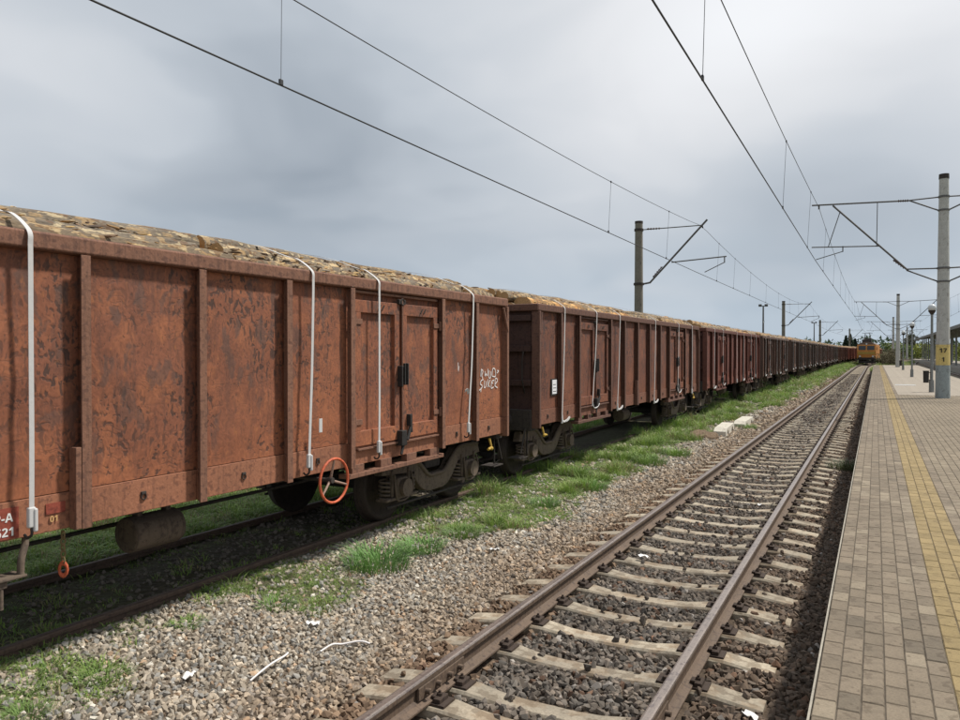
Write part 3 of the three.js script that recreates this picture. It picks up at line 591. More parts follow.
  for (const k of [-1, 1]) {
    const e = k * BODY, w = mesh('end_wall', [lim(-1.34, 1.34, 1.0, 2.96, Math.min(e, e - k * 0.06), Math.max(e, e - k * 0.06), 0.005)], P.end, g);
    mesh('end_beam', [lim(-1.47, 1.47, RYT + 0.0, 3.008, e - 0.075, e + 0.075, 0.02)], P.rim, w);
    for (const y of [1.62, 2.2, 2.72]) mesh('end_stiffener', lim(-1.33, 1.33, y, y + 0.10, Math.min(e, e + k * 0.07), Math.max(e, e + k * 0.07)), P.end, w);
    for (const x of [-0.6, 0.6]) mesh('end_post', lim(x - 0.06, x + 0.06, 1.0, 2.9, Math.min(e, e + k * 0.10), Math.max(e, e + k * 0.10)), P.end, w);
    const hs = mesh('headstock', lim(-1.35, 1.35, 0.86, 1.22, Math.min(e - k * 0.1, e + k * 0.10), Math.max(e - k * 0.1, e + k * 0.10), 0.015), MT.dark, g);
    for (const x of [-0.875, 0.875]) mesh('buffer', [rot(new THREE.CylinderGeometry(0.11, 0.13, 0.42, 14), Math.PI / 2).translate(x, 1.04, -(e + k * 0.30)), rot(new THREE.CylinderGeometry(0.225, 0.21, 0.05, 20), Math.PI / 2).translate(x, 1.04, -(e + k * 0.55))], MT.dark, g);
    if (detail) {
      mesh('coupling_hook', [rb(0.08, 0.16, 0.34, 0, 1.02, -(e + k * 0.26), 0.03), new THREE.TorusGeometry(0.09, 0.022, 6, 12).rotateY(Math.PI / 2).translate(0, 0.92, -(e + k * 0.42)), new THREE.TorusGeometry(0.10, 0.02, 6, 12).rotateY(Math.PI / 2).translate(0, 0.76, -(e + k * 0.47))], MT.dark, g);
      mesh('air_hose', [tube([V(0.35, 0.95, -(e + k * 0.1)), V(0.38, 0.82, -(e + k * 0.3)), V(0.42, 0.62, -(e + k * 0.45)), V(0.43, 0.50, -(e + k * 0.6))], 0.026, 14, 6)], MT.black, g);
      mesh('cock_handle', [rod(V(1.36, 0.90, -(e - k * 0.36)), V(1.40, 0.77, -(e - k * 0.36)), 0.022, 0.014), rod(V(1.40, 0.77, -(e - k * 0.36)), V(1.40, 0.75, -(e - k * 0.47)), 0.02), new THREE.SphereGeometry(0.03, 8, 6).translate(1.40, 0.755, -(e - k * 0.36))], MT.yellow, g);
      mesh('shunter_step', [polyTube([V(1.25, 0.9, -(e + k * 0.02)), V(1.25, 0.42, -(e + k * 0.02)), V(1.25, 0.42, -(e + k * 0.32)), V(1.25, 0.9, -(e + k * 0.10))], 0.014, 5), lim(1.02, 1.26, 0.41, 0.43, Math.min(e, e + k * 0.32), Math.max(e, e + k * 0.32), 0.005)], MT.dark, g);
      mesh('hand_rail', [polyTube([V(1.2, 1.5, -(e + k * 0.02)), V(1.2, 1.5, -(e + k * 0.12)), V(1.2, 2.3, -(e + k * 0.12)), V(1.2, 2.3, -(e + k * 0.02))], 0.013, 5)], MT.dark, g);
    }
  }
  mesh('underframe', [lim(-0.20, 0.20, 0.74, 1.10, -BODY + 0.1, BODY - 0.1), lim(-1.3, 1.3, 1.12, 1.16, -BODY, BODY), ...[-5, -3.4, -1.6, 0, 1.6, 3.4, 5].map((v) => lim(-1.34, 1.34, 0.92, 1.11, v - 0.07, v + 0.07)), lim(-1.28, -1.18, 0.94, 1.11, -BODY, BODY), lim(1.18, 1.28, 0.94, 1.11, -BODY, BODY)], MT.dark, g);
  bogie(g, 5.0, detail); bogie(g, -5.0, detail);
  if (detail) {
    mesh('air_reservoir', [new THREE.LatheGeometry([[0, -0.265], [0.13, -0.262], [0.150, -0.255], [0.157, -0.24], [0.157, 0.24], [0.150, 0.255], [0.13, 0.262], [0, 0.265]].map(([a, b]) => new THREE.Vector2(a, b)), 22).rotateX(Math.PI / 2).translate(0.72, 0.60, -0.62), lim(0.68, 0.76, 0.74, 0.95, 0.45, 0.50), lim(0.68, 0.76, 0.74, 0.95, 0.75, 0.80)], MT.bogie, g);
    mesh('brake_cylinder', [rot(new THREE.CylinderGeometry(0.20, 0.20, 0.5, 20), Math.PI / 2).translate(-0.5, 0.68, 1.4), rod(V(-0.5, 0.68, 1.2), V(-0.5, 0.66, -3.8), 0.025)], MT.dark, g);
    mesh('brake_rigging', [rod(V(0.3, 0.6, 3.9), V(0.3, 0.62, -3.9), 0.02), rod(V(-0.9, 0.78, 5.9), V(-0.9, 0.78, -5.9), 0.022)], MT.dark, g);
    // changeover lever bracket below the sill
    mesh('lever_bracket', [tube([V(1.36, 0.97, 0.89), V(1.38, 0.90, 0.90), V(1.40, 0.80, 0.94), V(1.40, 0.70, 0.945)], 0.026, 10, 6), rb(0.16, 0.022, 0.20, 1.36, 0.695, 1.02, 0.008), rb(0.08, 0.06, 0.07, 1.38, 0.665, 1.075, 0.01), rod(V(1.40, 0.65, 1.075), V(1.40, 0.50, 1.075), 0.016)], MT.bogie, g);
    const ch = mesh('chain', [0, 1, 2, 3, 4].map((i) => new THREE.TorusGeometry(0.022, 0.007, 5, 10).scale(0.75, 1.25, 1).rotateY(i % 2 * Math.PI / 2).translate(1.39, 0.90 - i * 0.045, 0.64)), steelMat(0.35, 0.26, 0.12, 0.7), g);
    mesh('hook', [new THREE.TorusGeometry(0.03, 0.012, 6, 12).scale(0.9, 1.5, 1).rotateY(0.6).translate(1.39, 0.655, 0.64)], MT.orange, ch);
    // handbrake wheel
    const hw = mesh('hand_wheel', new THREE.TorusGeometry(0.222, 0.014, 8, 40).rotateY(Math.PI / 2), MT.orange, g); hw.position.set(1.60, 0.885, -2.10);
    for (const a of [1.55, 3.75, 5.95]) mesh('spoke', rod(V(-0.05, 0, 0), V(0, 0.222 * Math.sin(a), -0.222 * Math.cos(a)), 0.014, 0.011), steelMat(0.42, 0.30, 0.25, 0.6), hw);
    mesh('hub', [rot(new THREE.CylinderGeometry(0.03, 0.03, 0.07, 10), 0, 0, Math.PI / 2).translate(-0.05, 0, 0), rod(V(-0.08, 0, 0), V(-0.5, 0, 0), 0.02)], MT.dark, hw);
  }
  return g;
}
const T0 = 3.935, PITCH = 14.05;
const paints = [paint([1.0, 1.0, 1.0], 0.13), paint([0.64, 0.64, 0.70], 0.47), paint([0.58, 0.42, 0.46], 0.81), paint([0.48, 0.56, 0.66], 0.29), paint([0.40, 0.47, 0.54], 0.62), paint([0.50, 0.42, 0.45], 0.05), paint([1.0, 0.72, 0.75], 0.35)];
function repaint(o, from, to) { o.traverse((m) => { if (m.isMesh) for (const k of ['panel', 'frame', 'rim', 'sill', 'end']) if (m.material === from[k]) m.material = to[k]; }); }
const wagonLabels = ['orange brown open wagon nearest the camera with a red handwheel', 'brown open wagon carrying a small white placard by its corner, second in the row', 'maroon open wagon with many white straps, third in the row', 'dark brown open wagon, fourth in the row from the camera',
  'grey brown open wagon, fifth in the row from the camera', 'dark maroon open wagon, sixth in the row from the camera', 'dark grey brown open wagon, seventh in the row from the camera'];
const wagons = [];
const protoNear = buildWagon(true, paints[0]), protoFar = buildWagon(false, paints[4]);
const NW = 17;
for (let i = 0; i < NW; i++) {
  const w = i === 0 ? protoNear : i < 4 ? protoNear.clone() : i === 4 ? protoFar : protoFar.clone();
  const t = T0 + PITCH * i;
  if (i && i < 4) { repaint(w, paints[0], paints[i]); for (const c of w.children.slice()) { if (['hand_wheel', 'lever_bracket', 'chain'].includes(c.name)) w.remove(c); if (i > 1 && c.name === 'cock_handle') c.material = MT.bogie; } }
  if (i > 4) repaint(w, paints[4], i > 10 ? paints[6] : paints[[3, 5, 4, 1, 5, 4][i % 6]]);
  w.name = numbered('open_wagon'); scene.add(w); w.position.copy(at(t, TRK.train, 0)); w.rotation.y = yawAt(t);
  setData(w, wagonLabels[i] ?? (i > 10 ? 'distant reddish open wagon in the far bend of the freight train' : 'distant dark brown open wagon in the far half of the freight train'), 'freight wagon', 'loaded open wagons of the freight train');
  wagons.push(w);
}
{ // markings on the first two wagons
  const w = wagons[0], X = 1.4195;
  const plate = mesh('marking_panel', lim(1.414, 1.4185, 0.960, 1.165, -1.60, -0.965, 0.001), MT.redpaint, w);
  const place = (str, size, y, t, mat, par, x = X) => { const m = mesh('lettering', text(str, size), mat, par); m.rotation.y = Math.PI / 2; m.position.set(x, y, -t); return m; };
  place('P-A', 0.058, 1.072, -1.130, MT.white, plate); place('2621', 0.058, 0.978, -1.168, MT.white, plate);
  mesh('marking_panel', lim(1.414, 1.4185, 1.07, 1.145, -0.78, -0.64, 0.001), MT.redpaint, w);
  place('01', 0.042, 1.015, -0.755, std({ color: L(0.62, 0.38, 0.16), roughness: 0.9 }), w);
  // sprayed scribble in two lines near the end of the first wagon
  const St = [], o = [5.53, 0];
  const stroke = (...p) => St.push(p.map(([a, b]) => V(1.419, 1.69 + b * 0.15 + 0.02 * Math.sin(a * 5 + b * 9), -(5.61 + a * 0.16 + b * 0.03 + 0.012 * Math.sin(b * 11 + a * 3)))));
  stroke([0.1, 0.9], [0.1, 1.6]); stroke([0.1, 1.6], [0.45, 1.45], [0.15, 1.2], [0.5, 0.9]);
  stroke([0.7, 1.6], [0.85, 0.95], [1.05, 1.35], [1.25, 0.9], [1.35, 1.6]); stroke([1.6, 1.55], [1.65, 0.95], [1.95, 0.9], [2.05, 1.55]); stroke([2.35, 0.9], [2.4, 1.6], [2.85, 1.5], [2.9, 1.05], [2.4, 0.85]); stroke([3.2, 1.6], [3.5, 1.5], [3.3, 1.1]);
  stroke([0.55, 0.55], [0.15, 0.6], [0.1, 0.3], [0.5, 0.15], [0.45, -0.2], [0.05, -0.2]); stroke([0.35, -0.15], [0.3, -0.6]);
  stroke([0.8, 0.6], [0.85, 0.0], [1.2, 0.0], [1.3, 0.6]); stroke([1.6, 0.6], [1.6, -0.15]); stroke([2.0, 0.6], [1.65, 0.25], [2.1, -0.15]); stroke([2.75, 0.55], [2.35, 0.5], [2.35, -0.1], [2.8, -0.15]); stroke([2.35, 0.2], [2.7, 0.22]); stroke([3.05, -0.2], [3.1, 0.6], [3.5, 0.4], [3.1, 0.15], [3.6, -0.25]);
  mesh('graffiti', St.map((p) => tube(p, 0.0095, p.length * 4, 5).translate(-1.412, 0, 0).scale(0.12, 1, 1).translate(1.416, 0, 0)), std({ color: L(0.72, 0.68, 0.66), roughness: 0.9 }), w);
  mesh('graffiti', [tube([V(1.412, 2.05, -4.98), V(1.412, 1.93, -4.99), V(1.412, 2.0, -5.01)], 0.012, 8, 5).translate(-1.412, 0, 0).scale(0.12, 1, 1).translate(1.416, 0, 0)], std({ color: L(0.55, 0.45, 0.42), roughness: 0.9 }), w);
  const w2 = wagons[1];
  const cl = mesh('card_holder', lim(1.412, 1.422, 1.42, 1.72, -5.76, -5.46, 0.004), MT.black, w2);
  mesh('placard', lim(1.4225, 1.4265, 1.45, 1.70, -5.71, -5.50, 0.001), std({ color: L(0.82, 0.82, 0.84), roughness: 0.7 }), cl);
  mesh('print', [0.03, 0.09, 0.15].map((d) => lim(1.4268, 1.4278, 1.64 - d, 1.652 - d, -5.68, -5.56 + d * 0.2, 0.0004)), MT.dark, cl);
}

// ---------------------------------------------------------------- loads of logs
function logGeo(seed) {
  const r = rngOf(seed), N = 9, R = 10, P = [], rings = [], ph = r() * 9;
  for (let i = 0; i <= N; i++) { const u = i / N, ring = []; const ox = (fbm(u * 3 + ph, 1, 0, 0, 2, 3) - 0.5) * 0.5, oy = (fbm(u * 3, ph, 0, 0, 2, 5) - 0.5) * 0.4; for (let k = 0; k <= R; k++) { const a = k % R / R * 2 * Math.PI; const q = (1.08 - 0.16 * u) * (0.93 + 0.2 * fbm(Math.cos(a) * 1.5 + ph, Math.sin(a) * 1.5 + u * 6, 0, 0, 3, seed)); ring.push(V(Math.cos(a) * q + ox, Math.sin(a) * q + oy, u - 0.5)); } rings.push(ring); }
  const uv = [], ir = r(), iq = r() * 3;
  for (let i = 0; i < N; i++) for (let k = 0; k < R; k++) { const a = rings[i][k], b = rings[i][k + 1], c = rings[i + 1][k], d = rings[i + 1][k + 1]; P.push(a, b, c, b, d, c); const u0 = k / R + ir, u1 = (k + 1) / R + ir, v0 = i / N * 2.6 + iq, v1 = (i + 1) / N * 2.6 + iq; uv.push(u0, v0, u1, v0, u0, v1, u1, v0, u1, v1, u0, v1); }
  const g = new THREE.BufferGeometry().setFromPoints(P); g.setAttribute('uv', new THREE.Float32BufferAttribute(uv, 2));
  const sm = mergeVertices(g, 1e-4); sm.computeVertexNormals();
  const cap = (ring, z, f) => { const Q = [], c = ring.slice(0, R).reduce((s, p) => s.add(p), V()).multiplyScalar(1 / R); for (let k = 0; k < R; k++) f ? Q.push(c, ring[k + 1], ring[k]) : Q.push(c, ring[k], ring[k + 1]); const h = new THREE.BufferGeometry().setFromPoints(Q); h.computeVertexNormals(); const u = []; for (const p of Q) u.push(0.5 + p.x * 0.42, 0.5 + p.y * 0.42); h.setAttribute('uv', new THREE.Float32BufferAttribute(u, 2)); return h; };
  return { bark: sm, c0: cap(rings[0], 0, true), c1: cap(rings[N], 1, false) };
}
const LG = [21, 22, 23, 24, 25, 26, 27].map(logGeo);
const loadTop = (x) => 3.03 + 0.30 * (1 - Math.pow(Math.min(Math.abs(x) / 1.36, 1), 2.1));
const barkTints = [[1, 1, 1], [0.8, 0.78, 0.76], [1.1, 1.0, 0.85], [1.3, 1.02, 0.70], [0.86, 0.90, 0.98]].map((c) => std({ color: L(...c), map: barkMap, bumpMap: barkBump, bumpScale: 0.012, roughness: 1 }));
const farBark = LG.map(() => []), farEnd = LG.map(() => []);
let logCount = 0;
for (let i = 0; i < NW; i++) {
  const w = wagons[i], M = new THREE.Matrix4();
  w.updateMatrixWorld(true);
  const layers = i < 8 ? [1, 0] : [0];
  for (const under of layers) {
    let lt = -6.28;
    while (lt < 6.0) {
      const len = i === 0 ? rr(1.9, 3.2) : rr(2.1, 4.1);
      let x = -1.26;
      while (x < 1.30) {
        const r = under ? 0.10 : i === 1 && x > 0.9 ? rr(0.13, 0.16) : rr(0.065, 0.14), l = Math.min(len * rr(0.93, 1.04), 6.28 - lt);
        if (l < 0.6) { x += 0.3; continue; }
        const xc = Math.min(x + r, 1.325 - r);
        const e = { p: V(xc, loadTop(xc) - r * 0.95 - (under ? 0.17 : 0) + (under ? 0 : rnd() < 0.10 ? rr(0.03, 0.06) : rr(-0.04, 0.03)), -(lt + l / 2) + (under ? 0 : rr(-0.22, 0.22))), q: new THREE.Quaternion().setFromEuler(new THREE.Euler(rr(-0.018, 0.018), rr(-0.035, 0.035), rr(0, 6.28))), s: V(r, r, l) };
        const lim2 = 6.30 - l / 2; e.p.z = clamp(e.p.z, -lim2, lim2);
        const v = Math.floor(rnd() * LG.length);
        if (!under && i < 6 && logCount < 296 && xc > -0.75) {
          const m = new THREE.Mesh(LG[v].bark, i ? pick(barkTints) : pick([barkTints[4], barkTints[1], barkTints[4], barkTints[0]])); m.name = numbered('log'); m.castShadow = m.receiveShadow = true; scene.add(m);
          M.compose(e.p, e.q, e.s).premultiply(w.matrixWorld); M.decompose(m.position, m.quaternion, m.scale);
          for (const c of ['c0', 'c1']) put('cut_end', LG[v][c], MT.woodEnd, m);
          const k = ['nearest', 'second', 'third', 'fourth', 'fifth', 'sixth'][i];
          setData(m, i === 0 ? 'rough barked log on top of the load in the nearest wagon' : `barked log on top of the load in the ${k} wagon`, 'log', `logs loaded in the ${k} wagon`); logCount++;
        } else { e.p.applyMatrix4(w.matrixWorld); e.q.premultiply(w.quaternion); const k = rr(0.75, 1.2); e.c = L(k, k * rr(0.88, 1), k * rr(0.7, 0.95)); farBark[v].push(e); farEnd[v].push({ ...e, c: undefined }); }
        x += r * (under ? 2.0 : 1.72);
      }
      lt += len + rr(-0.02, 0.06);
    }
  }
}
{
  const o = thing('stacked_logs', null, 'remaining stacked logs filling the wagons', 'log', null, 'stuff');
  LG.forEach((g, v) => { if (farBark[v].length) { instanced('log', g.bark, barkTints[0], farBark[v], o).userData.kind = 'stuff'; instanced('cut_end', g.c0, MT.woodEnd, farEnd[v], o).userData.kind = 'stuff'; instanced('cut_end', g.c1, MT.woodEnd, farEnd[v], o).userData.kind = 'stuff'; } });
  // torn bark and splinters lying on the loads
  const sh = [31, 32, 33].map((s) => { const r = rngOf(s); const g = new THREE.IcosahedronGeometry(1, 0); const a = g.attributes.position; const m = mergeVertices(g.deleteAttribute('uv') && g.deleteAttribute('normal')); const p = m.attributes.position; for (let i = 0; i < p.count; i++) p.setXYZ(i, p.getX(i) * (0.4 + r() * 0.5), p.getY(i) * (0.14 + r() * 0.25), p.getZ(i) * (1 + r())); const q = m.toNonIndexed(); q.computeVertexNormals(); return boxUV(q); });
  const lists = sh.map(() => []);
  for (let i = 0; i < 6; i++) { const w = wagons[i]; for (let k = 0; k < (i === 0 ? 3000 : i === 1 ? 500 : 600); k++) { const x = rr(-0.9, 1.34), t = rr(-6.2, 6.2), clump = fbm(x * 2 + i * 9, t * 1.4, 0, 0, 3, 77); if (clump < 0.45 && rnd() < 0.7) continue; const r = rr(0.008, 0.032); const p = V(x, loadTop(x) + rr(-0.03, 0.03), -t).applyMatrix4(w.matrixWorld); pick(lists).push({ p, q: new THREE.Quaternion().setFromEuler(new THREE.Euler(rr(-0.2, 0.2), rr(-0.9, 0.9), rr(-0.5, 0.5))), s: V(r, r * 1.3, r * rr(1, 2)), c: L(...mul3(pick([[0.56, 0.38, 0.17], [0.20, 0.13, 0.08], [0.14, 0.10, 0.075], [0.36, 0.22, 0.10], [0.30, 0.25, 0.19]]), rr(0.7, 1.25))) }); } }
  const d = thing('bark_debris', null, 'splinters and torn bark scattered over the log loads', 'bark', null, 'stuff');
  lists.forEach((l, i) => instanced('splinter', sh[i], std({ color: 0xffffff, roughness: 1 }), l, d).userData.kind = 'stuff');
  console.log('logs', logCount, farBark.reduce((a, l) => a + l.length, 0));
}

// ---------------------------------------------------------------- lashing straps
function ribbon(pts, w, th = 0.004) { // flat webbing: pts run in a plane of constant t, width along t
  const c = new THREE.CatmullRomCurve3(pts, false, 'centripetal', 0.5), n = pts.length * 5, P = []; let prev;
  for (let i = 0; i <= n; i++) {
    const p = c.getPoint(i / n), tg = c.getTangent(i / n); const wv = V(0, 0, 1).addScaledVector(tg, -tg.z).normalize().multiplyScalar(w / 2); const nn = wv.clone().cross(tg).normalize().multiplyScalar(th / 2);
    const r = [p.clone().add(wv).add(nn), p.clone().sub(wv).add(nn), p.clone().sub(wv).sub(nn), p.clone().add(wv).sub(nn)];
    if (prev) for (let k = 0; k < 4; k++) { const m = (k + 1) % 4; P.push(prev[k], r[k], prev[m], prev[m], r[k], r[m]); }
    prev = r;
  }
  const g = new THREE.BufferGeometry().setFromPoints(P); g.computeVertexNormals(); return g;
}
function strap(wi, lt, yb, lean, label, style = 0, width = 0.034) {
  const w = wagons[wi], xo = 1.494, o = thing('lashing_strap', null, label, 'strap', 'white straps over the wagon loads');
  o.position.copy(w.position); o.rotation.copy(w.rotation);
  const pts = [V(-1.3, 3.10, -lt - 0.02)];
  for (let x = -0.9; x < 1.25; x += 0.35) pts.push(V(x, loadTop(x) + 0.055, -lt - 0.02 * (x < 0 ? 1 : 0) + 0.012 * Math.sin(x * 7 + lt)));
  pts.push(V(1.28, 3.14, -lt), V(1.44, 3.045, -lt), V(1.497, 2.985, -lt), V(1.50, 2.9, -lt), V(1.50, 2.5, -lt + lean * 0.15), V(1.50, 2.0, -lt + lean * 0.4), V(1.50, (yb + 2) / 2, -lt + lean * 0.75), V(1.495, yb, -lt + lean));
  mesh('webbing', ribbon(pts, width), MT.strap, o);
  const b = V(1.49, yb, -lt + lean);
  if (style === 0) { mesh('buckle', [rb(0.035, 0.14, 0.055, b.x, b.y - 0.05, b.z, 0.012), rb(0.03, 0.16, 0.03, b.x + 0.012, b.y - 0.07, b.z - 0.02, 0.012)], MT.strap, o); mesh('end_hook', [tube([V(b.x, b.y - 0.10, b.z), V(b.x, b.y - 0.17, b.z), V(b.x - 0.03, b.y - 0.19, b.z + 0.01), V(b.x - 0.06, b.y - 0.17, b.z + 0.01)], 0.010, 10, 5)], MT.dark, o); }
  if (style === 1) { mesh('loose_end', ribbon([V(b.x, b.y + 0.02, b.z), V(b.x + 0.01, b.y - 0.09, b.z - 0.01), V(b.x + 0.015, b.y - 0.10, b.z - 0.20), V(b.x + 0.01, b.y - 0.05, b.z - 0.36)], 0.035, 0.02), MT.strap, o); mesh('end_hook', [rb(0.03, 0.12, 0.05, b.x, b.y - 0.08, b.z, 0.01)], MT.strap, o); }
  if (style === 2) mesh('loose_end', [tube([V(b.x, b.y + 0.1, b.z), V(b.x + 0.02, b.y - 0.03, b.z - 0.05), V(b.x + 0.02, b.y - 0.02, b.z - 0.30), V(b.x + 0.02, b.y + 0.03, b.z - 0.38)], 0.013, 14, 5)], MT.strap, o);
  return o;
}
strap(0, -0.925, 1.14, 0.0, 'white strap with a bulky buckle at the far left edge of the nearest wagon', 0, 0.034);
{ const s = strap(0, 1.905, 1.16, 0.06, 'white strap hanging left of the red handwheel on the nearest wagon'); mesh('paper_tag', rb(0.006, 0.14, 0.05, 1.51, 1.45, -2.0, 0.003), MT.strap, s); }
strap(0, 3.03, 1.17, 0.0, 'white strap hanging across the door of the nearest wagon');
{ const s = strap(0, 5.27, 1.20, 0.13, 'white strap beside the sprayed scribble on the nearest wagon', 0, 0.038); mesh('loose_end', ribbon([V(1.51, 1.62, -5.10), V(1.54, 1.68, -5.02), V(1.53, 1.66, -4.97)], 0.04), MT.strap, s); }
strap(1, -5.30, 1.05, 0.12, 'first white strap from the placard end of the second wagon', 1);
strap(1, -3.55, 1.12, 0.25, 'white strap with looped tail over the door of the second wagon', 2);
strap(1, -2.0, 1.05, 0.16, 'white strap just past the near door of the second wagon', 1);
strap(1, 1.0, 1.02, 0.10, 'white strap on the middle bays of the second wagon', 1);
strap(1, 3.55, 1.08, 0.10, 'white strap over the far door of the second wagon', 2);
strap(1, 5.3, 1.05, 0.0, 'last white strap before the far end of the second wagon', 0);
for (let i = 2; i < 9; i++) [-5.2, -3.4, -0.6, 1.4, 3.5, 5.2].forEach((lt, k) => strap(i, lt + rr(-0.25, 0.25), rr(1.0, 1.15), rr(-0.05, 0.15), `white strap, ${['first', 'second', 'third', 'fourth', 'fifth', 'last'][k]} from the near end of the ${['third, maroon', 'fourth', 'fifth', 'sixth', 'seventh', 'eighth', 'ninth'][i - 2]} wagon`, k % 3 === 0 ? 1 : k % 3 === 1 ? 2 : 0, 0.032).userData.group = i === 2 ? 'straps of the third wagon' : 'straps of the distant wagons');

// ---------------------------------------------------------------- overhead line
const MASTL = [-25.2, 32.1, 89.8, 146, 203], MASTR = [-30, 31.5, 94, 156, 218];
function sagY(t, masts, ys, sag) { for (let i = 0; i + 1 < masts.length; i++) if (t >= masts[i] && t <= masts[i + 1]) { const u = (t - masts[i]) / (masts[i + 1] - masts[i]) * 2 - 1; return ys - sag * (1 - u * u); } return ys; }
function catenary(label, sc, masts, yc, ysup, sag, drops, r0) {
  const o = thing('overhead_line', null, label, 'wire');
  const zig = (t) => { let v = 0; for (let i = 0; i + 1 < masts.length; i++) if (t >= masts[i] && t <= masts[i + 1]) v = lerp(i % 2 ? -1 : 1, i % 2 ? 1 : -1, (t - masts[i]) / (masts[i + 1] - masts[i])); return v; };
  const mp = [], cp = [];
  for (let t = masts[0]; t <= masts[4]; t += 2.2) { mp.push(at(t, sc, sagY(t, masts, ysup, sag))); cp.push(at(t, sc + 0.12 * zig(t), yc - 0.03 * (1 - Math.abs(((t - masts[0]) / 57 * 2) % 2 - 1)))); }
  mesh('contact_wire', new THREE.TubeGeometry(new THREE.CatmullRomCurve3(cp), 140, r0, 5), MT.wire, o);
  mesh('messenger_wire', new THREE.TubeGeometry(new THREE.CatmullRomCurve3(mp), 140, r0 * 0.72, 5), MT.wire, o);
  for (const t of drops) { const a = at(t, sc, sagY(t, masts, ysup, sag)), b = at(t, sc + 0.12 * zig(t), yc); const d = mesh('dropper', rod(a, b, 0.0045, 0.0045, 4), MT.wire, o); mesh('clamp', [rb(0.03, 0.07, 0.06, b.x, b.y + 0.01, b.z, 0.006), rb(0.03, 0.05, 0.05, a.x, a.y, a.z, 0.006)], MT.wire, d); }
}
const dl = [], dr = []; for (let t = -18; t < 200; t += 8.2) { dl.push(t + 3.1 - 0.2); dr.push(t + 4.4); }
catenary('overhead contact and carrier wires above the freight train', TRK.train, MASTL, 5.50, 7.45, 0.86, [-6, 7.03, 19.95, 26.5, 36, 40.5, 46, 53, 60, 68, 76, 84, 95, 104, 113, 122, 131, 140], 0.0115);
catenary('overhead contact and carrier wires above the main track', TRK.main, MASTR, 5.72, 7.72, 0.62, [-9, 0.2, 9.92, 19.7, 27.5, 36, 44, 52, 60, 68, 76, 84, 100, 110, 120, 130, 140], 0.0115);
catenary('overhead wires above the track beyond the island platform', TRK.right, MASTR, 5.72, 7.72, 0.62, [38, 46, 54, 62, 70, 78, 86], 0.010);

function insulator(a, b, n = 5, r = 0.055) { const g = [rod(a, b, 0.022)]; for (let i = 0; i < n; i++) { const p = a.clone().lerp(b, (i + 0.5) / n), d = b.clone().sub(a).normalize().multiplyScalar(0.012); g.push(rod(p.clone().sub(d), p.clone().add(d), r, r * 0.8, 10)); } return g; }
MASTL.slice(1).forEach((t, i) => {
  const sM = -9.15, o = thing('catenary_mast', at(t, sM, 0), ['nearest round concrete catenary mast with arm, behind the train', 'second catenary mast behind the train, grey with a slanting arm', 'third catenary mast behind the train, small and dark', 'farthest catenary mast behind the train'][i], 'mast', 'masts behind the train');
  o.rotation.y = yawAt(t); const k = -TRK.train + sM, dx = -k; // arm reaches towards +x
  mesh('pole', new THREE.CylinderGeometry(0.165, 0.215, 8.3, 16).translate(0, 3.65, 0), MT.poleOld, o);
  mesh('cap', new THREE.CylinderGeometry(0.175, 0.175, 0.10, 16).translate(0, 7.83, 0), MT.dark, o);
  mesh('collar', [new THREE.CylinderGeometry(0.20, 0.20, 0.10, 16).translate(0, 7.5, 0), new THREE.CylinderGeometry(0.225, 0.225, 0.10, 16).translate(0, 5.15, 0)], MT.dark, o);
  mesh('top_tie', [rod(V(0.15, 7.5, 0), V(dx + 0.0, 7.50, 0), 0.022)], MT.galv, o);
  mesh('insulator', [...insulator(V(0.35, 7.52, 0), V(0.95, 7.5, 0)), ...insulator(V(0.62, 5.42, 0), V(1.02, 5.86, 0))], MT.insul, o);
  mesh('strut', [rod(V(0.2, 5.15, 0), V(0.52, 5.2, 0), 0.04), rod(V(0.48, 5.18, 0), V(dx + 0.22, 7.72, 0), 0.042)], MT.galv, o);
  mesh('registration_arm', [rod(V(1.42, 6.02, 0), V(dx + 1.0, 6.14, 0), 0.026), rod(V(dx + 0.92, 6.14, 0), V(dx + 0.92, 5.88, 0), 0.024), rod(V(dx + 0.92, 5.9, 0), V(dx + 0.12, 5.53, 0), 0.018)], MT.galv, o);
  mesh('wire_saddle', [rod(V(dx, 7.52, 0), V(dx + 0.04, 7.38, 0), 0.03)], MT.dark, o);
});
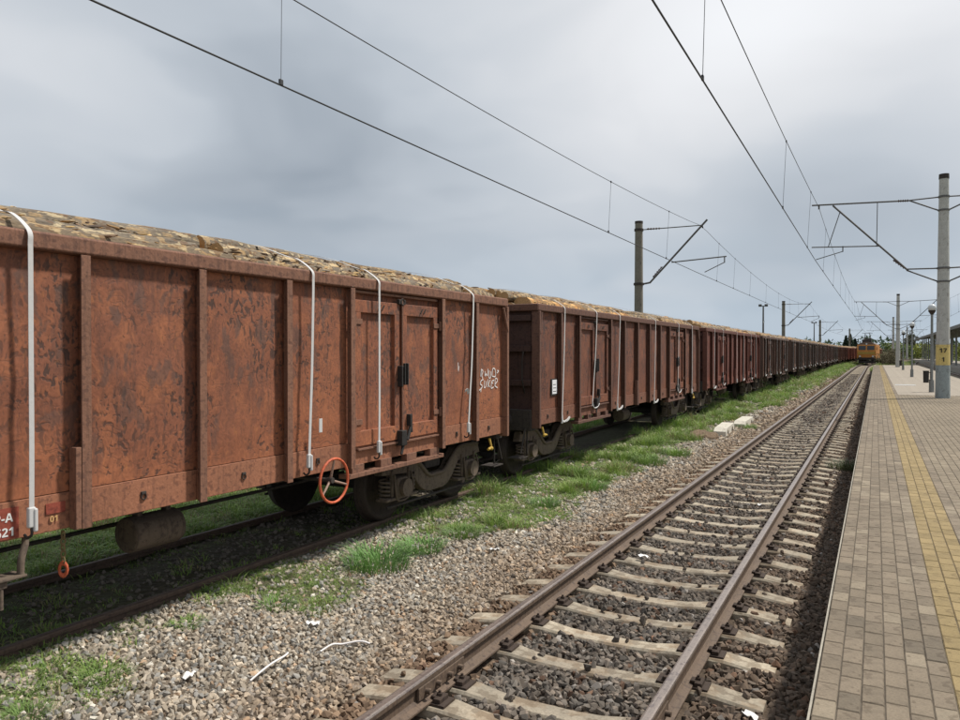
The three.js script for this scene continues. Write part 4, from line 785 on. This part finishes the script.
MASTR.slice(1).forEach((t, i) => {
  const sM = 2.12, o = thing('catenary_mast', at(t, sM, 0), ['tall pale concrete mast with yellow band on the platform, nearest', 'second double-armed concrete mast along the platform', 'third double-armed mast past the platform end', 'farthest double-armed mast along the line'][i], 'mast', 'double-armed masts along the platform');
  o.rotation.y = yawAt(t);
  const R = (y) => lerp(0.235, 0.150, (y - 0.5) / 8);
  mesh('pole', new THREE.CylinderGeometry(R(8.45), R(0.3), 8.15, 24).translate(0, 4.375, 0), MT.poleConc, o);
  mesh('cap', new THREE.CylinderGeometry(0.160, 0.165, 0.17, 20).translate(0, 8.47, 0), MT.dark, o);
  if (i === 0) {
    mesh('painted_base', new THREE.CylinderGeometry(R(1.72) + 0.003, R(0.54) + 0.003, 1.18, 24, 1, true).translate(0, 1.13, 0), MT.poleBlue, o);
    const b = mesh('number_band', new THREE.CylinderGeometry(R(2.46) + 0.003, R(1.72) + 0.003, 0.735, 24, 1, true).translate(0, 2.09, 0), MT.poleYellow, o);
    const a = Math.atan2(-sM, t); // digits face along the platform
    for (const [str, y, off] of [['17', 2.17, -0.11], ['1', 1.85, -0.04]]) { const m = mesh('digits', text(str, 0.16, 0.012), MT.black, b); m.position.set(off - 0.02, y, 0.232); m.rotation.y = -0.05; }
  }
  for (const y of [7.75, 5.20]) { mesh('clamp_ring', [new THREE.CylinderGeometry(R(y) + 0.02, R(y) + 0.02, 0.07, 20).translate(0, y, 0), new THREE.CylinderGeometry(R(y - 0.5) + 0.02, R(y - 0.5) + 0.02, 0.06, 20).translate(0, y - 0.48, 0)], MT.galv, o); }
  for (const k of [-1, 1]) {
    const arm = part('cantilever', o), xw = k < 0 ? TRK.main - sM : TRK.right - sM, X = (v) => k * v, e = Math.abs(xw);
    mesh('bracket', [rod(V(X(0.15), 7.75, 0), V(X(1.05), 7.72, 0), 0.024), rod(V(X(0.15), 7.27, 0), V(X(1.05), 7.70, 0), 0.026), rod(V(X(0.15), 5.20, 0), V(X(1.15), 5.22, 0), 0.026), rod(V(X(0.15), 4.72, 0), V(X(1.15), 5.18, 0), 0.026)], MT.galv, arm);
    mesh('top_tube', rod(V(X(1.0), 7.71, 0), V(X(e + 0.25), 7.83, 0), 0.030), MT.galv, arm);
    mesh('insulator', [...insulator(V(X(1.10), 7.715, 0), V(X(1.45), 7.73, 0)), ...insulator(V(X(1.2), 5.25, 0), V(X(1.58), 5.58, 0))], MT.insul, arm);
    mesh('strut', rod(V(X(1.1), 5.17, 0), V(X(3.6), 7.76, 0), 0.034), MT.galv, arm);
    mesh('registration_tube', [rod(V(X(2.0), 6.12, 0), V(X(e + 0.25), 6.22, 0), 0.022), rod(V(X(3.25), 6.2, 0), V(X(3.25), 5.98, 0), 0.02), rod(V(X(3.25), 6.0, 0), V(X(e + 0.1), 5.74, 0), 0.016)], MT.galv, arm);
    mesh('hanger', [rod(V(X(2.1), 7.73, 0), V(X(2.12), 6.15, 0), 0.014), rod(V(X(3.35), 7.5, 0), V(X(3.75), 6.2, 0), 0.016), rod(V(X(e), 7.82, 0), V(X(e), 7.66, 0), 0.03)], MT.galv, arm);
  }
});

// ---------------------------------------------------------------- platform lamps, bins
const globeMat = std({ color: L(0.58, 0.60, 0.60), roughness: 0.35 });
[[35.8, 2.02, 'nearest globe lamp post behind the concrete mast, with a bin'], [57, 2.1, 'second globe lamp post along the platform'], [78.8, 2.2, 'third globe lamp post along the platform, with a bin'], [100.5, 2.3, 'last globe lamp post at the platform end']].forEach(([t, s, label], i) => {
  const o = thing('lamp_post', at(t, s, PTOP), label, 'lamp post', 'globe lamps along the platform');
  mesh('post', [new THREE.CylinderGeometry(0.045, 0.06, 3.3, 12).translate(0, 1.65, 0), new THREE.CylinderGeometry(0.09, 0.10, 0.5, 12).translate(0, 0.25, 0)], steelMat(0.26, 0.30, 0.32, 0.6), o);
  mesh('collar', new THREE.LatheGeometry([[0.05, 3.18], [0.10, 3.26], [0.14, 3.33], [0.13, 3.36]].map(([a, b]) => new THREE.Vector2(a, b)), 16), MT.dark, o);
  mesh('globe', new THREE.SphereGeometry(0.155, 20, 14).translate(0, 3.46, 0), globeMat, o);
  if (i % 2 === 0) {
    const b = thing('litter_bin', at(t - 0.05, s - 0.20, PTOP), i ? 'dark litter bin on the third lamp post' : 'dark litter bin on the nearest lamp post', 'bin', 'litter bins on lamp posts');
    mesh('container', [new THREE.CylinderGeometry(0.11, 0.10, 0.48, 14).translate(0, 0.63, 0)], MT.black, b); mesh('rim', [new THREE.TorusGeometry(0.11, 0.012, 6, 16).rotateX(Math.PI / 2).translate(0, 0.87, 0)], MT.black, b); mesh('bracket', [rb(0.14, 0.03, 0.04, 0.13, 0.80, -0.04, 0.005), rb(0.14, 0.03, 0.04, 0.13, 0.5, -0.04, 0.005)], MT.dark, b);
  }
});
{ const c = mesh('access_cover', [rb(0.8, 0.012, 0.8, 0, 0, 0, 0.004), rb(0.9, 0.008, 0.9, 0, -0.004, 0, 0.002)], steelMat(0.62, 0.68, 0.72, 0.6)); c.position.copy(at(43, 1.3, PTOP + 0.006)); setData(c, 'pale bluish cover plate set in the platform', 'cover'); }

// floodlight masts behind the train
[[78, -9.8, 6.7, 'thin floodlight mast behind the train between the catenary masts'], [138, -9.4, 7.1, 'distant thin floodlight mast behind the train']].forEach(([t, s, h, label]) => {
  const o = thing('floodlight_mast', at(t, s, 0), label, 'lamp post', 'floodlight masts behind the train');
  mesh('pole', new THREE.CylinderGeometry(0.07, 0.12, h + 0.3, 10).translate(0, h / 2 - 0.15, 0), MT.galv, o); mesh('crossarm', rb(0.8, 0.07, 0.07, 0, h, 0, 0.02), MT.dark, o);
  for (const k of [-1, 1]) mesh('floodlight', [rb(0.30, 0.24, 0.2, k * 0.28, h + 0.06, 0.06, 0.03)], MT.galv, o);
});

// ---------------------------------------------------------------- locomotive
{
  const t = 150, o = thing('electric_locomotive', at(t, TRK.main, 0), 'yellow orange electric locomotive standing on the main track in the distance', 'locomotive'); o.rotation.y = yawAt(t + 8);
  const Y = steelMat(0.62, 0.27, 0.045, 0.6), Yb = steelMat(0.50, 0.36, 0.07, 0.6), gl = std({ color: L(0.02, 0.025, 0.03), roughness: 0.1 }), roof = steelMat(0.20, 0.15, 0.12, 0.8);
  const sh = new THREE.Shape(); sh.moveTo(0, 1.05); sh.lineTo(0.0, 2.35); sh.lineTo(-0.42, 3.45); sh.lineTo(-16.8, 3.45); sh.lineTo(-17.2, 2.35); sh.lineTo(-17.2, 1.05); sh.closePath();
  mesh('body', new THREE.ExtrudeGeometry(sh, { depth: 2.9, bevelEnabled: true, bevelSize: 0.06, bevelThickness: 0.06, bevelSegments: 2 }).rotateY(-Math.PI / 2).translate(1.45, 0, 0), Y, o);
  mesh('front_band', rb(2.7, 0.42, 0.05, 0, 2.0, 0.075, 0.01), Yb, o);
  mesh('roof', [new THREE.CylinderGeometry(2.4, 2.4, 16.2, 20, 1, false, -0.63, 1.26).rotateX(-Math.PI / 2).translate(0, 1.62, -8.7), rb(2.95, 0.10, 16.4, 0, 3.50, -8.7, 0.04)], roof, o);
  for (const k of [-1, 1]) {
    const w = mesh('windscreen', rb(1.12, 0.78, 0.05, 0, 0, 0, 0.03), gl, o); w.position.set(k * 0.68, 2.93, -0.12); w.rotation.x = -0.365;
    mesh('headlight', rot(new THREE.CylinderGeometry(0.16, 0.14, 0.10, 16), Math.PI / 2).translate(k * 1.02, 1.42, 0.10), globeMat, o);
    mesh('buffer', [rot(new THREE.CylinderGeometry(0.12, 0.14, 0.5, 12), Math.PI / 2).translate(k * 0.875, 1.04, 0.36), rot(new THREE.CylinderGeometry(0.24, 0.22, 0.06, 16), Math.PI / 2).translate(k * 0.875, 1.04, 0.62)], MT.black, o);
    mesh('side_mirror', rb(0.10, 0.5, 0.12, k * 1.62, 2.8, -0.6, 0.03), MT.black, o);
    for (const z of [-2.5, -5.4, -11.5, -14.5]) mesh('wheel', WG, MT.wheel, o).position.set(k * 0.75, 0.52, z);
    mesh('bogie_frame', [rb(0.16, 0.4, 4.6, k * 1.05, 0.7, -3.9, 0.05), rb(0.16, 0.4, 4.6, k * 1.05, 0.7, -13, 0.05)], MT.black, o);
  }
  mesh('buffer_beam', rb(2.8, 0.42, 0.16, 0, 1.0, 0.10, 0.03), MT.black, o); mesh('snowplough', [rb(2.5, 0.45, 0.10, 0, 0.42, 0.06, 0.03), rb(2.6, 0.20, 16.0, 0, 0.92, -8.6, 0.03)], MT.black, o);
  mesh('top_headlight', rot(new THREE.CylinderGeometry(0.15, 0.14, 0.2, 14), Math.PI / 2).translate(0, 3.62, -0.35), globeMat, o);
  const p = part('pantograph', o);
  mesh('base', [rb(1.5, 0.15, 1.9, 0, 4.15, -3.2, 0.03), rb(1.5, 0.55, 1.2, 0, 4.15, -1.4, 0.05), rb(1.0, 0.4, 1.4, 0.1, 4.5, -3.2, 0.05)], MT.dark, p);
  for (const k of [-1, 1]) mesh('arm', [rod(V(k * 0.55, 4.2, -2.5), V(k * 0.45, 4.85, -4.2), 0.07), rod(V(k * 0.45, 4.85, -4.2), V(k * 0.35, 5.55, -3.0), 0.055)], MT.dark, p);
  mesh('collector', [rb(1.7, 0.06, 0.10, 0, 5.60, -3.05, 0.02), rb(1.7, 0.06, 0.10, 0, 5.60, -2.75, 0.02)], MT.dark, p);
}

// ---------------------------------------------------------------- second platform with canopy, to the right
{
  const t0 = 52, t1 = 215, x0 = 8.35, x1 = 15;
  const gx = (a, b, y0, y1, u0, u1) => bx(b - a, y1 - y0, u1 - u0, (a + b) / 2, (y0 + y1) / 2, -(u0 + u1) / 2);
  const p = thing('station_platform', null, 'plain concrete platform under the dark canopy roof', 'platform', null, 'structure');
  mesh('slab', gx(x0, x1, -0.4, 0.30, 20, 230), std({ color: L(0.40, 0.37, 0.33), map: concMap, roughness: 0.95 }), p);
  mesh('coping', gx(x0 - 0.05, x0 - 0.004, -0.4, 0.36, 20, 230), MT.conc, p);
  const o = thing('platform_canopy', at(0, 11.4, 0.30), 'long dark platform canopy on slim columns at the right edge', 'canopy');
  const rf = steelMat(0.075, 0.078, 0.08, 0.8);
  const sh = new THREE.Shape(); sh.moveTo(-2.9, 4.75); sh.lineTo(-2.9, 5.08); sh.lineTo(0, 5.75); sh.lineTo(2.9, 5.08); sh.lineTo(2.9, 4.75); sh.lineTo(0, 5.15); sh.closePath();
  const roof = mesh('roof', new THREE.ExtrudeGeometry(sh, { depth: t1 - t0, bevelEnabled: false }).translate(0, 0, -t1), rf, o);
  mesh('fascia', [gx(-2.96, -2.905, 4.72, 5.12, t0 - 0.1, t1 + 0.1)], steelMat(0.24, 0.25, 0.25, 0.7), roof);
  for (let t = t0 + 2; t < t1; t += 8) for (const x of [-1.3, 1.3]) mesh('column', [rb(0.24, 4.95, 0.24, x, 2.45, -t, 0.03)], steelMat(0.30, 0.33, 0.34, 0.7), o);
}

// ---------------------------------------------------------------- grass
const bladeGeo = (() => {
  const mk = (seed, n, spread, hmin, hmax, lean, w) => {
    const r = rngOf(seed), P = [];
    for (let i = 0; i < n; i++) {
      const a = r() * 6.283, rad = Math.sqrt(r()) * spread, h = lerp(hmin, hmax, r()), x = Math.cos(a) * rad, z = Math.sin(a) * rad, ld = a + (r() - 0.5) * 1.6, le = h * lean * (0.3 + r());
      const dx = Math.cos(ld), dz = Math.sin(ld), wx = -dz * w, wz = dx * w;
      const b0 = V(x - wx, 0, z - wz), b1 = V(x + wx, 0, z + wz), m0 = V(x - wx * 0.8 + dx * le * 0.35, h * 0.6, z - wz * 0.8 + dz * le * 0.35), m1 = V(x + wx * 0.8 + dx * le * 0.35, h * 0.6, z + wz * 0.8 + dz * le * 0.35), tp = V(x + dx * le, h * (1 - 0.25 * lean), z + dz * le);
      P.push(b0, b1, m0, m0, b1, m1, m0, m1, tp);
    }
    const g = new THREE.BufferGeometry().setFromPoints(P); g.computeVertexNormals(); return g;
  };
  return { low: [mk(1, 16, 0.075, 0.03, 0.085, 0.9, 0.0035), mk(2, 18, 0.08, 0.02, 0.07, 1.1, 0.004), mk(3, 14, 0.07, 0.04, 0.10, 0.8, 0.003)], tall: [mk(4, 22, 0.09, 0.10, 0.24, 0.6, 0.0035), mk(5, 20, 0.08, 0.08, 0.20, 0.8, 0.004)], clump: [mk(6, 420, 0.22, 0.10, 0.27, 0.75, 0.0036), mk(7, 300, 0.18, 0.06, 0.18, 0.85, 0.004), mk(8, 180, 0.14, 0.05, 0.13, 0.9, 0.004)] };
})();
const grassMat = new THREE.MeshPhysicalMaterial({ color: 0xffffff, roughness: 0.85, side: THREE.DoubleSide, transmission: 0.3, thickness: 0 });
const clumpMat = (c) => new THREE.MeshPhysicalMaterial({ color: L(...c), roughness: 0.8, side: THREE.DoubleSide, transmission: 0.3, thickness: 0 });
{
  const all = [...bladeGeo.low, ...bladeGeo.tall], lists = all.map(() => []);
  const dim = 1.0, tone = () => { const v = rnd(); return v < 0.62 ? mix3([0.23, 0.36, 0.065], [0.31, 0.42, 0.09], rnd()) : v < 0.84 ? mix3([0.16, 0.29, 0.06], [0.23, 0.33, 0.09], rnd()) : mix3([0.40, 0.34, 0.17], [0.30, 0.26, 0.13], rnd()); };
  const add = (s, t, sc, tall) => { const i = tall ? 3 + Math.floor(rnd() * 2) : Math.floor(rnd() * 3); lists[i].push({ p: at(t, s, gy(s, t) - 0.004), q: new THREE.Quaternion().setFromAxisAngle(V(0, 1, 0), rr(0, 6.28)), s: V(sc, sc * rr(0.5, 1.0), sc), c: L(...mul3(tone(), dim * rr(0.75, 1.2))) }); };
  const strip = (t0, t1, s0, s1, n, sc) => { for (let i = 0; i < n; i++) { const s = rr(s0, s1), t = rr(t0, t1), g = grassK(s, t); if (rnd() > g * g) continue; for (const k of [-1, 1]) if (Math.abs(s - (TRK.train + k * HG)) < 0.05) continue; const lush = fbm(s * 2.2 + 70, t * 2.2, 0, 0, 2, 53); add(s, t, sc * rr(0.7, 1.3) * lerp(0.8, 1.35, sstep(0.45, 0.65, lush)), lush > 0.62 && rnd() < 0.25 * sstep(5, 12, t)); } };
  strip(1.5, 9, -5.9, -4.0, 11000, 0.8); strip(9, 22, -5.9, -3.4, 24000, 0.95); strip(22, 50, -5.9, -3.2, 20000, 1.35); strip(50, 170, -5.9, -2.9, 19000, 2.2);
  strip(1, 14, -7.5, -5.85, 3500, 0.9); strip(1, 30, -12, -7.35, 24000, 1.4); strip(30, 130, -8.5, -5.9, 6000, 2.2);
  // grass outside the frame's left edge and along the far verge on the right
  for (let i = 0; i < 9000; i++) { const t = rr(105, 260), s = rr(-1, 8) + (t > 200 ? 4 : 0); if (s < 4.5 && s > -0.5 || s > 4.5) if (Math.abs(s - TRK.right) > 1.6) add(s, t, rr(2, 3.5), rnd() < 0.3); }
  const o = thing('grass', null, 'green and dry grass growing along the siding and under the wagons', 'grass', null, 'stuff');
  all.forEach((g, i) => instanced('grass_blades', g, grassMat, lists[i], o).userData.kind = 'stuff');
  console.log('grass', lists.reduce((a, l) => a + l.length, 0));
}
// clumps that stand out one by one  [px, py of the foot in plan: t, s, variant, scale, label]
[[6.68, -4.78, 0, 1.55, 'largest lush grass clump on the gravel below the nearest bogie'], [7.45, -4.72, 1, 1.5, 'leafy green clump just right of the largest grass clump'], [8.25, -4.62, 1, 1.4, 'round green clump on the gravel edge beyond the largest clump'], [5.15, -4.85, 2, 1.2, 'small bright grass tuft below the red handwheel'], [4.4, -5.1, 2, 0.9, 'thin tuft beside the siding rail, left of the handwheel'], [3.45, -4.85, 2, 1.15, 'low green weed patch between rail and gravel at lower left'], [2.85, -4.78, 1, 0.75, 'small bright weed on the gravel at lower left'], [2.35, -4.72, 2, 0.9, 'dull weed at the bottom left corner'],
  [10.6, -4.5, 1, 1.3, 'bushy grass clump beside the second wagon bogie'], [12.3, -4.3, 0, 1.1, 'grass clump on the gravel opposite the second wagon placard'], [15.6, -4.2, 0, 1.5, 'tall grass clump by the middle of the second wagon'], [17.3, -4.05, 0, 1.4, 'tall grass clump farther along the second wagon'], [24.5, -3.55, 0, 1.3, 'grass tuft in front of the pale concrete blocks'], [17.2, -0.52, 0, 1.5, 'dark weed clump in the gap between rail and platform']].forEach(([t, s, v, sc, label], i) => {
  const m = put('grass_clump', bladeGeo.clump[v], clumpMat(i === 13 ? [0.09, 0.11, 0.045] : [rr(0.16, 0.22), rr(0.29, 0.36), rr(0.05, 0.08)])); m.position.copy(at(t, s, gy(s, t) - 0.006)); m.scale.set(sc, sc * 0.72, sc); m.rotation.y = i * 1.3; setData(m, label, 'grass clump', 'grass clumps on the gravel');
});

// ---------------------------------------------------------------- things lying on the gravel
{
  const blk = (t, s, yaw, label) => { // old concrete trough blocks with openings in the side
    const o = thing('concrete_block', at(t, s, gy(s, t)), label, 'concrete block', 'concrete blocks on the gravel'); o.rotation.y = yaw; o.scale.set(0.95, 0.68, 0.7);
    const sh = new THREE.Shape(); sh.moveTo(-1.15, 0); sh.lineTo(-1.15, 0.24); sh.lineTo(-0.95, 0.36); sh.lineTo(0.95, 0.36); sh.lineTo(1.15, 0.24); sh.lineTo(1.15, 0); sh.lineTo(0.85, 0); sh.absarc(0.6, 0.02, 0.24, 0, Math.PI, false); sh.lineTo(0.2, 0); sh.lineTo(-0.2, 0); sh.lineTo(-0.36, 0.02); sh.absarc(-0.6, 0.02, 0.24, 0, Math.PI, false); sh.lineTo(-0.85, 0); sh.closePath();
    mesh('block', new THREE.ExtrudeGeometry(sh, { depth: 0.46, bevelEnabled: true, bevelSize: 0.015, bevelThickness: 0.015, bevelSegments: 1, curveSegments: 8 }).translate(0, -0.03, -0.23), std({ color: L(0.70, 0.68, 0.62), map: concMap, bumpMap: grimeBump, bumpScale: 0.006, roughness: 0.95 }), o);
  };
  blk(22.9, -3.95, Math.PI / 2 + 0.06, 'nearer pale concrete block lying on the gravel strip'); blk(25.6, -3.80, Math.PI / 2 + 0.02, 'farther pale concrete block lying on the gravel strip');
  const d = mesh('soil_heap', (() => { const g = new THREE.SphereGeometry(0.42, 22, 12); const p = g.attributes.position; for (let i = 0; i < p.count; i++) { const k = 0.55 + 0.9 * fbm(p.getX(i) * 6 + 9, p.getZ(i) * 4 + p.getY(i) * 3, 0, 0, 3, 15); p.setXYZ(i, p.getX(i) * k, p.getY(i) * k * 0.4, p.getZ(i) * k * 1.3); } g.computeVertexNormals(); return g; })(), std({ color: L(0.20, 0.145, 0.095), map: groundMap, bumpMap: groundBump, bumpScale: 0.03, roughness: 1 })); d.position.copy(at(21.2, -4.25, -0.16)); setData(d, 'small brown heap of soil beside the concrete blocks', 'soil heap');
  // white strap scraps and litter
  const strip = (pts, label) => { const o = mesh('strap_scrap', tube(pts.map(([t, s, h]) => at(t, s, gy(s, t) + 0.03 + h)), 0.0085, 20, 5).translate(0, 0, 0), std({ color: L(0.78, 0.75, 0.74), roughness: 0.7 })); setData(o, label, 'strap'); };
  strip([[3.98, -3.98, 0.0], [4.08, -3.98, 0.02], [4.22, -4.0, 0.03], [4.38, -4.02, 0.02], [4.46, -4.06, 0]], 'curved white strap scrap on the gravel at lower centre left');
  strip([[4.63, -3.88, 0.0], [4.76, -3.86, 0.02], [4.84, -3.83, 0.0], [4.95, -3.72, 0.015], [4.99, -3.66, 0]], 'short white strap scrap on the gravel beyond the curved one');
  [[4.98, -4.25, 'white paper scrap beyond the strap scraps'], [3.75, -4.35, 'crumpled white scrap on the gravel left of the curved strap scrap'], [7.9, -3.98, 'flat white scrap on the gravel right of the largest grass clump'], [5.2, -0.72, 'white scrap at a sleeper end near the platform'], [4.62, -0.62, 'white scrap on dark ballast by the platform edge'], [8.45, -2.35, 'white scrap on a sleeper between the rails'], [12.4, -1.6, 'small white scrap between the rails farther on']].forEach(([t, s, label], i) => {
    const g = new THREE.PlaneGeometry(0.11, 0.06, 4, 3).rotateX(-Math.PI / 2); const p = g.attributes.position; const r = rngOf(500 + i); for (let k = 0; k < p.count; k++) p.setY(k, r() * 0.03);
    const th = g.clone().translate(0, -0.003, 0); g.computeVertexNormals(); th.computeVertexNormals();
    const m = mesh('paper_scrap', [g, th], std({ color: L(0.8, 0.79, 0.77), roughness: 0.8, side: THREE.DoubleSide })); m.position.copy(at(t, s, Math.max(gy(s, t), s > -3.2 && s < -0.7 && i === 5 ? -0.19 : -9) + 0.035)); m.rotation.y = i * 1.9; setData(m, label, 'litter');
  });
}

// ---------------------------------------------------------------- trees and shrubs in the distance
function tree(name, label, pos, h, rx, opt = {}) {
  const { trunk = 0.25, leaf = [0.07, 0.09, 0.035], n = 900, size = 0.35, base = 0.25, conic = false, group } = opt;
  const o = thing(name, pos, label, name.includes('shrub') ? 'shrub' : 'tree', group);
  const r = rngOf(Math.round(h * 1000 + pos.x * 77 + pos.z * 13)), g = [rod(V(0, -0.3, 0), V(0, h * (base + 0.3), 0), h * 0.022, h * 0.010, 7)];
  const tips = [];
  for (let i = 0; i < 9; i++) { const y = h * lerp(base * 0.8, 0.8, i / 9), a = i * 2.4, q = rx * (conic ? 0.8 * (1 - i / 10) : 0.75) * (0.6 + 0.5 * r()); const b = V(Math.cos(a) * q, y + q * 0.5, Math.sin(a) * q); g.push(rod(V(0, y * 0.9, 0), b, h * 0.009, h * 0.003, 5)); tips.push(b); }
  mesh('trunk', g, steelMat(0.11, 0.085, 0.065, 1), o);
  const P = [], C = [];
  for (let i = 0; i < n; i++) {
    const k = i % (tips.length + 3), c = tips[k] ?? V((r() - 0.5) * rx * 0.6, h * lerp(base, 0.95, r()), (r() - 0.5) * rx * 0.6);
    const u = r(), yy = conic ? lerp(base * h, h, Math.pow(r(), 1.3)) : null;
    let p; if (conic) { const q = rx * Math.pow(1 - (yy - base * h) / (h * (1 - base)), 0.8) * Math.sqrt(r()), a = r() * 6.283; p = V(Math.cos(a) * q, yy, Math.sin(a) * q); } else { const a = r() * 6.283, b = Math.acos(2 * r() - 1), q = rx * 0.46 * Math.cbrt(u); p = V(c.x + q * Math.sin(b) * Math.cos(a), Math.min(c.y + q * 1.1 * Math.cos(b), h), c.z + q * Math.sin(b) * Math.sin(a)); }
    const sz = size * (0.5 + r()), e = new THREE.Euler(r() * 6, r() * 6, r() * 6), v = [V(-sz, 0, 0), V(sz, 0, 0), V(0, sz * 1.1, 0.2 * sz)].map((q) => q.applyEuler(e).add(p)); P.push(...v);
    const t = 0.7 + 0.6 * r(); for (let j = 0; j < 3; j++) C.push(leaf[0] * t, leaf[1] * t, leaf[2] * t);
  }
  const q = new THREE.BufferGeometry().setFromPoints(P); q.setAttribute('color', new THREE.Float32BufferAttribute(C, 3)); q.computeVertexNormals();
  put('crown', q, std({ vertexColors: true, roughness: 1, side: THREE.DoubleSide }), o);
  return o;
}
const far = (px, z, y = -0.3) => { const x = (px - 480) / F * z; return V(x * Math.cos(TH) - z * Math.sin(TH), y, -(z * Math.cos(TH) + x * Math.sin(TH))); };
[[846, 330, 9.5, 2.6], [850, 345, 10.5, 2.8], [855, 350, 8.5, 2.6]].forEach(([px, z, h, r], i) => tree('conifer_tree', ['dark conifer left of the locomotive, leftmost of three', 'dark conifer left of the locomotive, tallest of three', 'dark conifer left of the locomotive, nearest to it'][i], far(px, z), h, r, { leaf: [0.035, 0.055, 0.035], n: 1300, size: 0.45, base: 0.12, conic: true, group: 'conifers left of the locomotive' }));
[[907, 260, 9.5, 1.5], [910.5, 258, 10.5, 1.6], [914, 262, 9, 1.5]].forEach(([px, z, h, r], i) => tree('poplar_tree', ['slim bare-looking poplar beyond the platform, leftmost of three', 'slim bare-looking poplar beyond the platform, tallest of three', 'slim bare-looking poplar beyond the platform, rightmost of three'][i], far(px, z), h, r, { leaf: [0.13, 0.125, 0.085], n: 1100, size: 0.28, base: 0.1, group: 'poplars beyond the platform' }));
[[882, 150, 1.9, 1.5, 0], [886, 128, 2.6, 1.5, 1], [890, 122, 2.9, 1.7, 1], [894, 126, 2.3, 1.4, 1], [884, 230, 5.0, 3.2, 0], [890, 235, 5.2, 3.4, 2], [896, 240, 4.8, 3.3, 2], [902, 230, 4.6, 3.4, 0], [918, 235, 4.4, 3.6, 2], [925, 240, 5.0, 3.6, 2], [932, 235, 4.5, 3.6, 0], [943, 220, 4.6, 3.2, 2], [952, 215, 4.8, 3.2, 0], [960, 210, 4.6, 3.2, 2]].forEach(([px, z, h, r, k], i) => tree('leafy_shrub', ['green bushy shrub on the horizon right of the locomotive', 'brownish dry shrub at the end of the platform', 'yellow green spring shrub on the horizon behind the platform'][k], far(px, z), h, r, { leaf: [[0.09, 0.13, 0.045], [0.17, 0.145, 0.085], [0.26, 0.28, 0.06]][k], n: k === 1 ? 1100 : 800, size: k === 1 ? 0.12 : 0.28, base: 0.08, group: ['green shrubs on the horizon', 'dry shrubs at the platform end', 'yellow green shrubs on the horizon'][k] }));
{ // distant wood along the horizon
  const P = [], C = [], r = rngOf(88);
  for (let i = 0; i < 9000; i++) { const a = lerp(-1.15, 0.95, r()), d = lerp(520, 640, r()), h = (6 + 9 * fbm(a * 30, 3, 0, 0, 3, 5)) * Math.sqrt(r()), p = V(Math.sin(a) * d, h - 0.4, -Math.cos(a) * d), sz = 0.9 + r() * 1.2, e = new THREE.Euler(r() * 6, r() * 6, r() * 6); for (const v of [V(-sz, 0, 0), V(sz, 0, 0), V(0, sz, 0)]) P.push(v.applyEuler(e).add(p)); const t = 0.7 + 0.6 * r(); for (let j = 0; j < 3; j++) C.push(0.10 * t, 0.135 * t, 0.095 * t); }
  const q = new THREE.BufferGeometry().setFromPoints(P); q.setAttribute('color', new THREE.Float32BufferAttribute(C, 3)); q.computeVertexNormals();
  setData(put('distant_wood', q, std({ vertexColors: true, roughness: 1, side: THREE.DoubleSide })), 'far line of trees along the horizon', 'wood', null, 'stuff');
}

shade(scene);
renderer.render(scene, camera);
